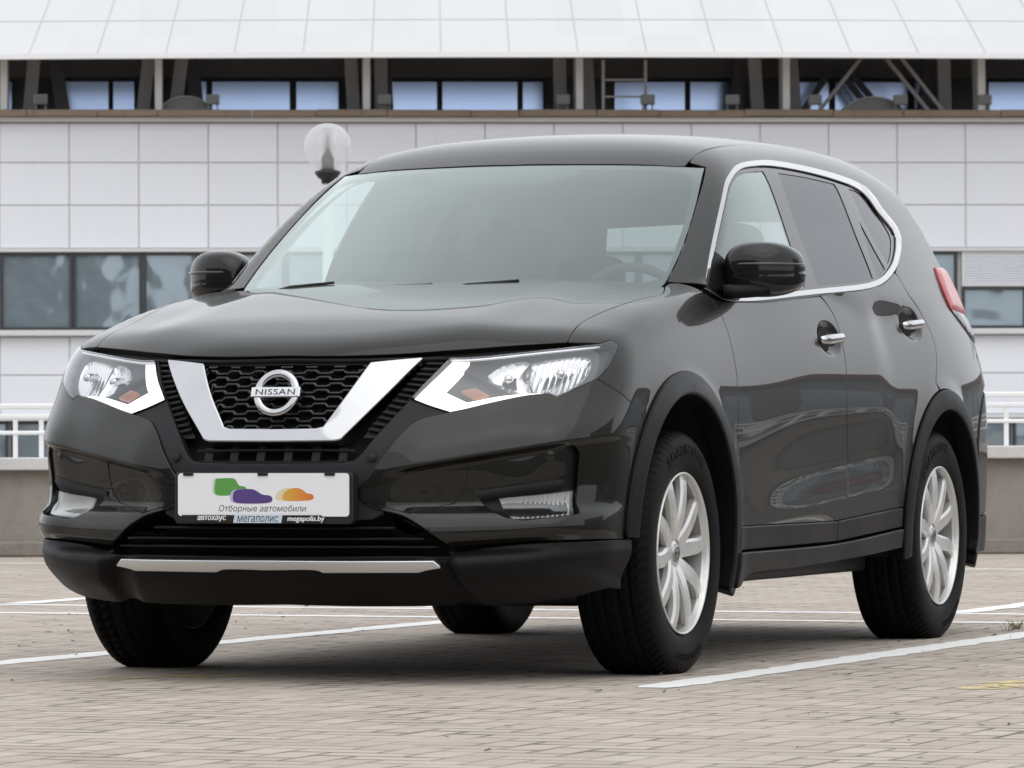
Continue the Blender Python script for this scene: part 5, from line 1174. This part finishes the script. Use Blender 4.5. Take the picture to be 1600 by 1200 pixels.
sp = sweep(np.array([(4.19+.03*(1-(y/.6)**2), y, 1.575-.05*abs(y)**2) for y in np.linspace(-.46, .46, 21)]), [(-.09, -.012), (.05, -.02), (.075, -.004), (.05, .008), (-.09, .018)], (0, 0, 1)); part(sp, 'roof_spoiler', PAINT, tgo)
def bumper_rear(P): return smax((np.abs(P[..., 1])-side_w(P[..., 0], P[..., 2])-.006), (P[..., 0]-(4.66-.30*P[..., 1]**2-.12*np.abs(P[..., 2]-.60))), .12)
rbp = [[(4.148, -.89, .52), (4.17, -.885, .69), (4.30, -.855, .815), (4.50, -.79, .855)], [(4.50, -.79, .855), (4.60, -.5, .84), (4.66, 0, .84)], [(4.66, 0, .84), (4.66, 0, .42)], [(4.66, 0, .42), (4.6, -.5, .42), (4.45, -.80, .42), (4.13, -.89, .40)], [(4.13, -.89, .40), (4.148, -.89, .52)]]
both(patch(rbp, bumper_rear, (-.9, 1, 0), step=.03), 'rear_bumper', PAINT)
rba = [[(4.128, -.89, .395), (4.45, -.80, .412), (4.6, -.5, .412), (4.66, 0, .412)], [(4.66, 0, .412), (4.62, 0, .26)], [(4.62, 0, .26), (4.5, -.5, .27), (4.3, -.80, .28), (4.05, -.89, .28)], [(4.05, -.89, .28), (4.128, -.89, .395)]]
both(patch(rba, bumper_rear, (-.9, 1, 0), off=.004, step=.03, lip=.03), 'rear_apron', CLADM)
for y_ in (-.535, .535): shell.merge(box((4.03, y_, 1.475), (.10, .10, .07), .01))
part(shell, 'inner_shell', VOID)

# ---- cabin
LG = mat('pale grey cabin lining', (.88, .87, .85), .8); SEAT = plastic('dark seat cloth', (.085, .085, .088), .85, .5); DASH = plastic('dark dashboard', (.055, .055, .057), .7)
bs_in = [r for r in bs]
both(patch([Q['ws_edge'][0][::-1], [Q['ws_edge'][0][0], DT[0]], DT, [DT[-1], (4.16, -.62, 1.44), (4.27, -.68, 1.30), (4.30, -.74, 1.14)], [(4.30, -.74, 1.14), (3.5, -.79, 1.14)], co[:20][::-1], [co[0], Q['ws_edge'][0][-1]]], upp, BSD, off=-.045, step=.05, gap=0, lip=0), 'pillar_lining', LG)
part(patch(half([[(1.93, 0, 1.545), (1.99, -.3, 1.535), (2.06, -.5, 1.53)], DT[2:], [DT[-1], (4.1, 0, 1.58)]]), upp, (.1, 0, -1), off=-.05, step=.08, gap=0, lip=0), 'headliner', LG)
db = MB(); yy = np.linspace(-.70, .70, 29)
prof = [(1.30, 1.02), (1.36, 1.085), (1.55, 1.115), (1.72, 1.11), (1.80, 1.06), (1.82, .95), (1.78, .75), (1.6, .6), (1.3, .6)]
V = [(x-.10*(1-abs(y/.7)**2), y, z+.025*math.exp(-((y+.37)/.17)**2)*(1 if 1.5 < x < 1.81 else 0)) for y in yy for x, z in prof]; k = len(prof)
db.add(V, [(i*k+j, (i+1)*k+j, (i+1)*k+j+1, i*k+j+1) for i in range(28) for j in range(k-1)]); part(db, 'dashboard', DASH)
stc = np.array([2.02, -.37, 1.045]); ax = Vector((.86, 0, .42)).normalized(); M = Matrix.Translation(stc)@ax.to_track_quat('Z', 'Y').to_matrix().to_4x4()
sw = MB(); a = np.linspace(0, 2*math.pi, 49)[:-1]; pr = circ(.015, 10); V = [((.185+u)*math.cos(q), (.185+u)*math.sin(q), v) for q in a for u, v in pr]
sw.add(V, [(i*10+j, ((i+1) % 48)*10+j, ((i+1) % 48)*10+(j+1) % 10, i*10+(j+1) % 10) for i in range(48) for j in range(10)]); sw.merge(box((0, 0, -.02), (.13, .11, .05), .02)).merge(box((.12, 0, -.01), (.12, .03, .02), .006)).merge(box((-.12, 0, -.01), (.12, .03, .02), .006)).merge(box((0, -.12, -.01), (.03, .12, .02), .006)).merge(tube([(0, 0, -.03), (0, 0, -.25)], .03))
part(sw.xf(M), 'steering_wheel', DASH)
def seat(x, y, wd=.50, bench=False):
    s = MB(); t_ = np.linspace(0, 1, 13)
    P = np.stack([x+.52+.02+.26*t_, np.full(13, y), .60+.58*t_], 1)
    w_ = wd/2*(1-.22*t_**3); pr_ = [(math.copysign(abs(math.cos(q))**.55, math.cos(q)), .075*math.copysign(abs(math.sin(q))**.6, math.sin(q))) for q in np.linspace(0, 2*math.pi, 29)[:-1]]
    V = [(p[0]+v*.95, p[1]+u*ww, p[2]-v*.4) for p, ww in zip(P, w_) for u, v in pr_]; k = len(pr_)
    s.add(V, [(i*k+j, i*k+(j+1) % k, (i+1)*k+(j+1) % k, (i+1)*k+j) for i in range(12) for j in range(k)]+[tuple(12*k+j for j in range(k))])
    s.merge(box((x+.25, y, .60), (.54, wd, .16), .06)); return s
for x, y, wd in ((2.05, -.37, .50), (2.05, .37, .50)):
    so = part(seat(x, y, wd), 'front_seat', SEAT)
    hr = superell((x+.83, y, 1.29), (.055, .135, .095), .62); part(hr, 'headrest', SEAT, so)
    part(tube([(x+.80, y-.06, 1.12), (x+.82, y-.06, 1.24)], .007).merge(tube([(x+.80, y+.06, 1.12), (x+.82, y+.06, 1.24)], .007)), 'headrest_post', CHROME, so)
rs = part(seat(2.95, 0, 1.32), 'rear_seat', SEAT)
for y in (-.42, 0, .42): part(superell((3.80, y, 1.25), (.05, .12, .07), .62), 'headrest', SEAT, rs)
part(superell((1.90, 0, 1.40), (.02, .115, .035), .55).merge(tube([(1.90, 0, 1.40), (1.86, 0, 1.47)], .012)), 'interior_mirror', DASH)
part(box((2.9, 0, .45), (3.0, 1.5, .06)), 'cabin_floor', DASH)

# ---- wheels
def tyre_mesh():
    mb = MB(); nT = 288
    hw = .113; prof = [(.232, -.098), (.240, -.106), (.255, -.112), (.275, -.1155), (.300, -.1165), (.320, -.1135), (.336, -.107), (.3475, -.097), (.3535, -.084)]
    tread = [(.3585-.0035*(y/.08)**2, y) for y in np.linspace(-.080, .080, 33)]
    pr = prof+tread+[(r, -y) for r, y in prof[::-1]]; pr = np.array(pr); k = len(pr)
    th = np.arange(nT)*2*math.pi/nT; r = np.repeat(pr[None, :, 0], nT, 0).copy(); y = pr[:, 1]
    for i in range(nT):
        ph = i/nT*72
        for j in range(k):
            w_ = y[j]
            if abs(w_) <= .098 and r[i, j] > .34:
                g_ = 0
                if abs(abs(w_)-.022) < .0055 or abs(abs(w_)-.058) < .0055: g_ = 1
                fr_ = (ph+abs(w_)*22+(0.5 if abs(w_) > .058 else 0)) % 1.0
                if fr_ < .26 and abs(w_) > .024: g_ = 1
                if abs(w_) <= .022 and (ph*.5+w_*20) % 1.0 < .12: g_ = .6
                r[i, j] -= .0068*g_
    # ground pressure flattens the foot a little
    x_, z_ = r*np.cos(th)[:, None], r*np.sin(th)[:, None]
    V = np.stack([x_, np.repeat(y[None], nT, 0), z_], -1)
    low_ = V[..., 2] < -.347; V[..., 2] = np.where(low_, -.347, V[..., 2])
    F = [(i*k+j, i*k+j+1, ((i+1) % nT)*k+j+1, ((i+1) % nT)*k+j) for i in range(nT) for j in range(k-1)]
    mb.add(V.reshape(-1, 3), F)
    # raised sidewall lettering, read from outside (y < 0 face)
    def ring_text(body, ang, rad, h, wide, depth=.0012):
        v, f = text_mesh(body, h*1.35, .0007, 0, .0012, space=1.12); cx = (v[:, 0].max()+v[:, 0].min())/2; sc = wide/np.ptp(v[:, 0]); hh = h/np.ptp(v[:, 1]); cy = (v[:, 1].max()+v[:, 1].min())/2
        u = (v[:, 0]-cx)*sc; q = rad+(v[:, 1]-cy)*hh; a = R_(ang)-u/rad
        yy = np.interp(q, [.24, .255, .275, .300, .320, .336, .3475], [-.106, -.112, -.1155, -.1165, -.1135, -.107, -.097])
        mb.add(np.stack([q*np.cos(a), yy-.0006-np.where(v[:, 2] > 0, depth, -.001), q*np.sin(a)], 1), f, smooth=False)
    ring_text('ROADSTONE', 90, .300, .030, .33)
    ring_text('WINGUARD', 275, .300, .020, .22)
    return mb
def rim_mesh():
    mb = lathe([(.2345, -.104), (.2345, -.1085), (.2315, -.1105), (.2285, -.1085), (.2265, -.100), (.2225, -.088)], 96, 'y')
    R0 = .2265
    def spoke(a0, a1, kink, wd0, wd1, y0=-.082, y1=-.098):
        # from the hub outward; the face is a flat land with fallen flanks
        n = 16; t_ = np.linspace(0, 1, n); r = .040+(R0-.040)*t_
        a = R_(a0)+(R_(a1)-R_(a0))*(sstep(0, 1, t_)*.55+.45*t_)+R_(kink)*np.sin(math.pi*t_)
        y = y0+(y1-y0)*t_-.010*np.sin(math.pi*t_)+.004*t_**6; wd = wd0+(wd1-wd0)*t_**1.4
        C_ = np.stack([r*np.cos(a), y, r*np.sin(a)], 1); T = np.gradient(C_, axis=0); T /= np.linalg.norm(T, axis=1)[:, None]; S = np.cross(T, [0, 1, 0]); S /= np.linalg.norm(S, axis=1)[:, None]
        pr_ = [(-.72, .052), (-1.0, .020), (-.94, .006), (-.62, -.0005), (.62, -.0005), (.94, .006), (1.0, .020), (.72, .052)]
        V = np.array([C_[i]+S[i]*u*wd[i]/2+np.array([0, v, 0]) for i in range(n) for u, v in pr_]); k = 8
        f = [(i*k+j, (i+1)*k+j, (i+1)*k+(j+1) % k, i*k+(j+1) % k) for i in range(n-1) for j in range(k)]
        bm = bmesh.new(); vs = [bm.verts.new(v) for v in V]
        for q in f: bm.faces.new([vs[i] for i in q])
        bm.faces.new(vs[:k]); bm.faces.new(vs[-k:]); bmesh.ops.recalc_face_normals(bm, faces=bm.faces); bm.verts.index_update()
        o = MB().add([v.co for v in bm.verts], [[v.index for v in g.verts] for g in bm.faces], smooth=False); bm.free(); return o
    for i in range(5):
        c = 90+72*i+4
        mb.merge(spoke(c+11, c+17, 5, .054, .044)); mb.merge(spoke(c-11, c-15, -2, .054, .048))
    mb.merge(lathe([(0, -.083), (.030, -.083), (.034, -.079), (.042, -.080), (.066, -.078), (.078, -.064), (.084, -.03), (.084, .0), (0, .0)], 48, 'y'))
    return mb
TYRE = plastic('tyre rubber', (.0030, .0030, .0032), .55, .5, .09); RIMM = mat('silver wheel lacquer', (.52, .515, .50), .34, .55, .5, .1); t = NT(RIMM); c = t.coord(); dn = t.noise(c, 16, 5, .7)
t.link(t.mix(t.rng(dn, .5, .78, 0, .6), (.60, .595, .58), (.36, .33, .29)), t.b.inputs['Base Color'])
wheel0 = bpy.data.objects.new('wheel', tyre_mesh().mesh('tyre', TYRE)) if False else None
def make_wheel():
    w_ = bpy.data.objects.new('wheel', None); COL.objects.link(w_); w_.parent = car
    tyre_mesh().build('tyre', TYRE, w_); ro = rim_mesh().build('rim', RIMM, w_)
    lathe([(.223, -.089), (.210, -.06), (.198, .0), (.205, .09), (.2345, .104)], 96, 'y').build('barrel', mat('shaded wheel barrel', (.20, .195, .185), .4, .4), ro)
    cap = lathe([(0, -.0885), (.024, -.0885), (.027, -.086), (.027, -.08)], 32, 'y')
    cap.build('centre_cap', mat('cap lacquer', (.32, .32, .32), .3, .8), w_)
    em = MB(); a = np.linspace(0, 2*math.pi, 33)[:-1]; V = [((.0165+u)*math.cos(q), -.0892, (.0165+u)*math.sin(q)) for q in a for u in (-.002, .002)]
    em.add(V, [(2*i, (2*i+2) % 64, (2*i+3) % 64, 2*i+1) for i in range(32)]).merge(box((0, -.0893, 0), (.042, .001, .009))); em.build('cap_emblem', mat('dark cap emblem', (.05, .05, .05), .4), w_)
    nu = MB()
    for i in range(5): q = R_(90+72*i+40); nu.merge(lathe([(0, -.068), (.009, -.068), (.011, -.064), (.011, -.04)], 6, 'y', smooth=False).xf(Matrix.Translation((.055*math.cos(q), 0, .055*math.sin(q)))))
    nu.build('wheel_nut', mat('nut steel', (.25, .25, .25), .35, 1.0), w_)
    lathe([(.03, .02), (.150, .02), (.150, .035), (.03, .035)], 64, 'y').build('brake_disc', mat('brake disc steel', (.16, .15, .14), .4, 1.0), w_)
    box((.12, .03, .02), (.06, .08, .16), .015).build('brake_caliper', BLACK, w_)
    lathe([(0, .05), (.192, .05), (.230, .10), (.230, .104), (0, .104)], 48, 'y').build('wheel_shade_disc', BLACK, w_)  # black disc added in place of the shade behind the wheel
    return w_
wh = make_wheel()
for i, (x, s) in enumerate(((.945, -1), (3.65, -1), (.945, 1), (3.65, 1))):
    o = wh if i == 0 else copy_tree(wh, car)
    o.location = (x-2.35, s*.772, .347); o.rotation_euler = (0, 0 if i != 1 else R_(-17), 0 if s < 0 else math.pi)
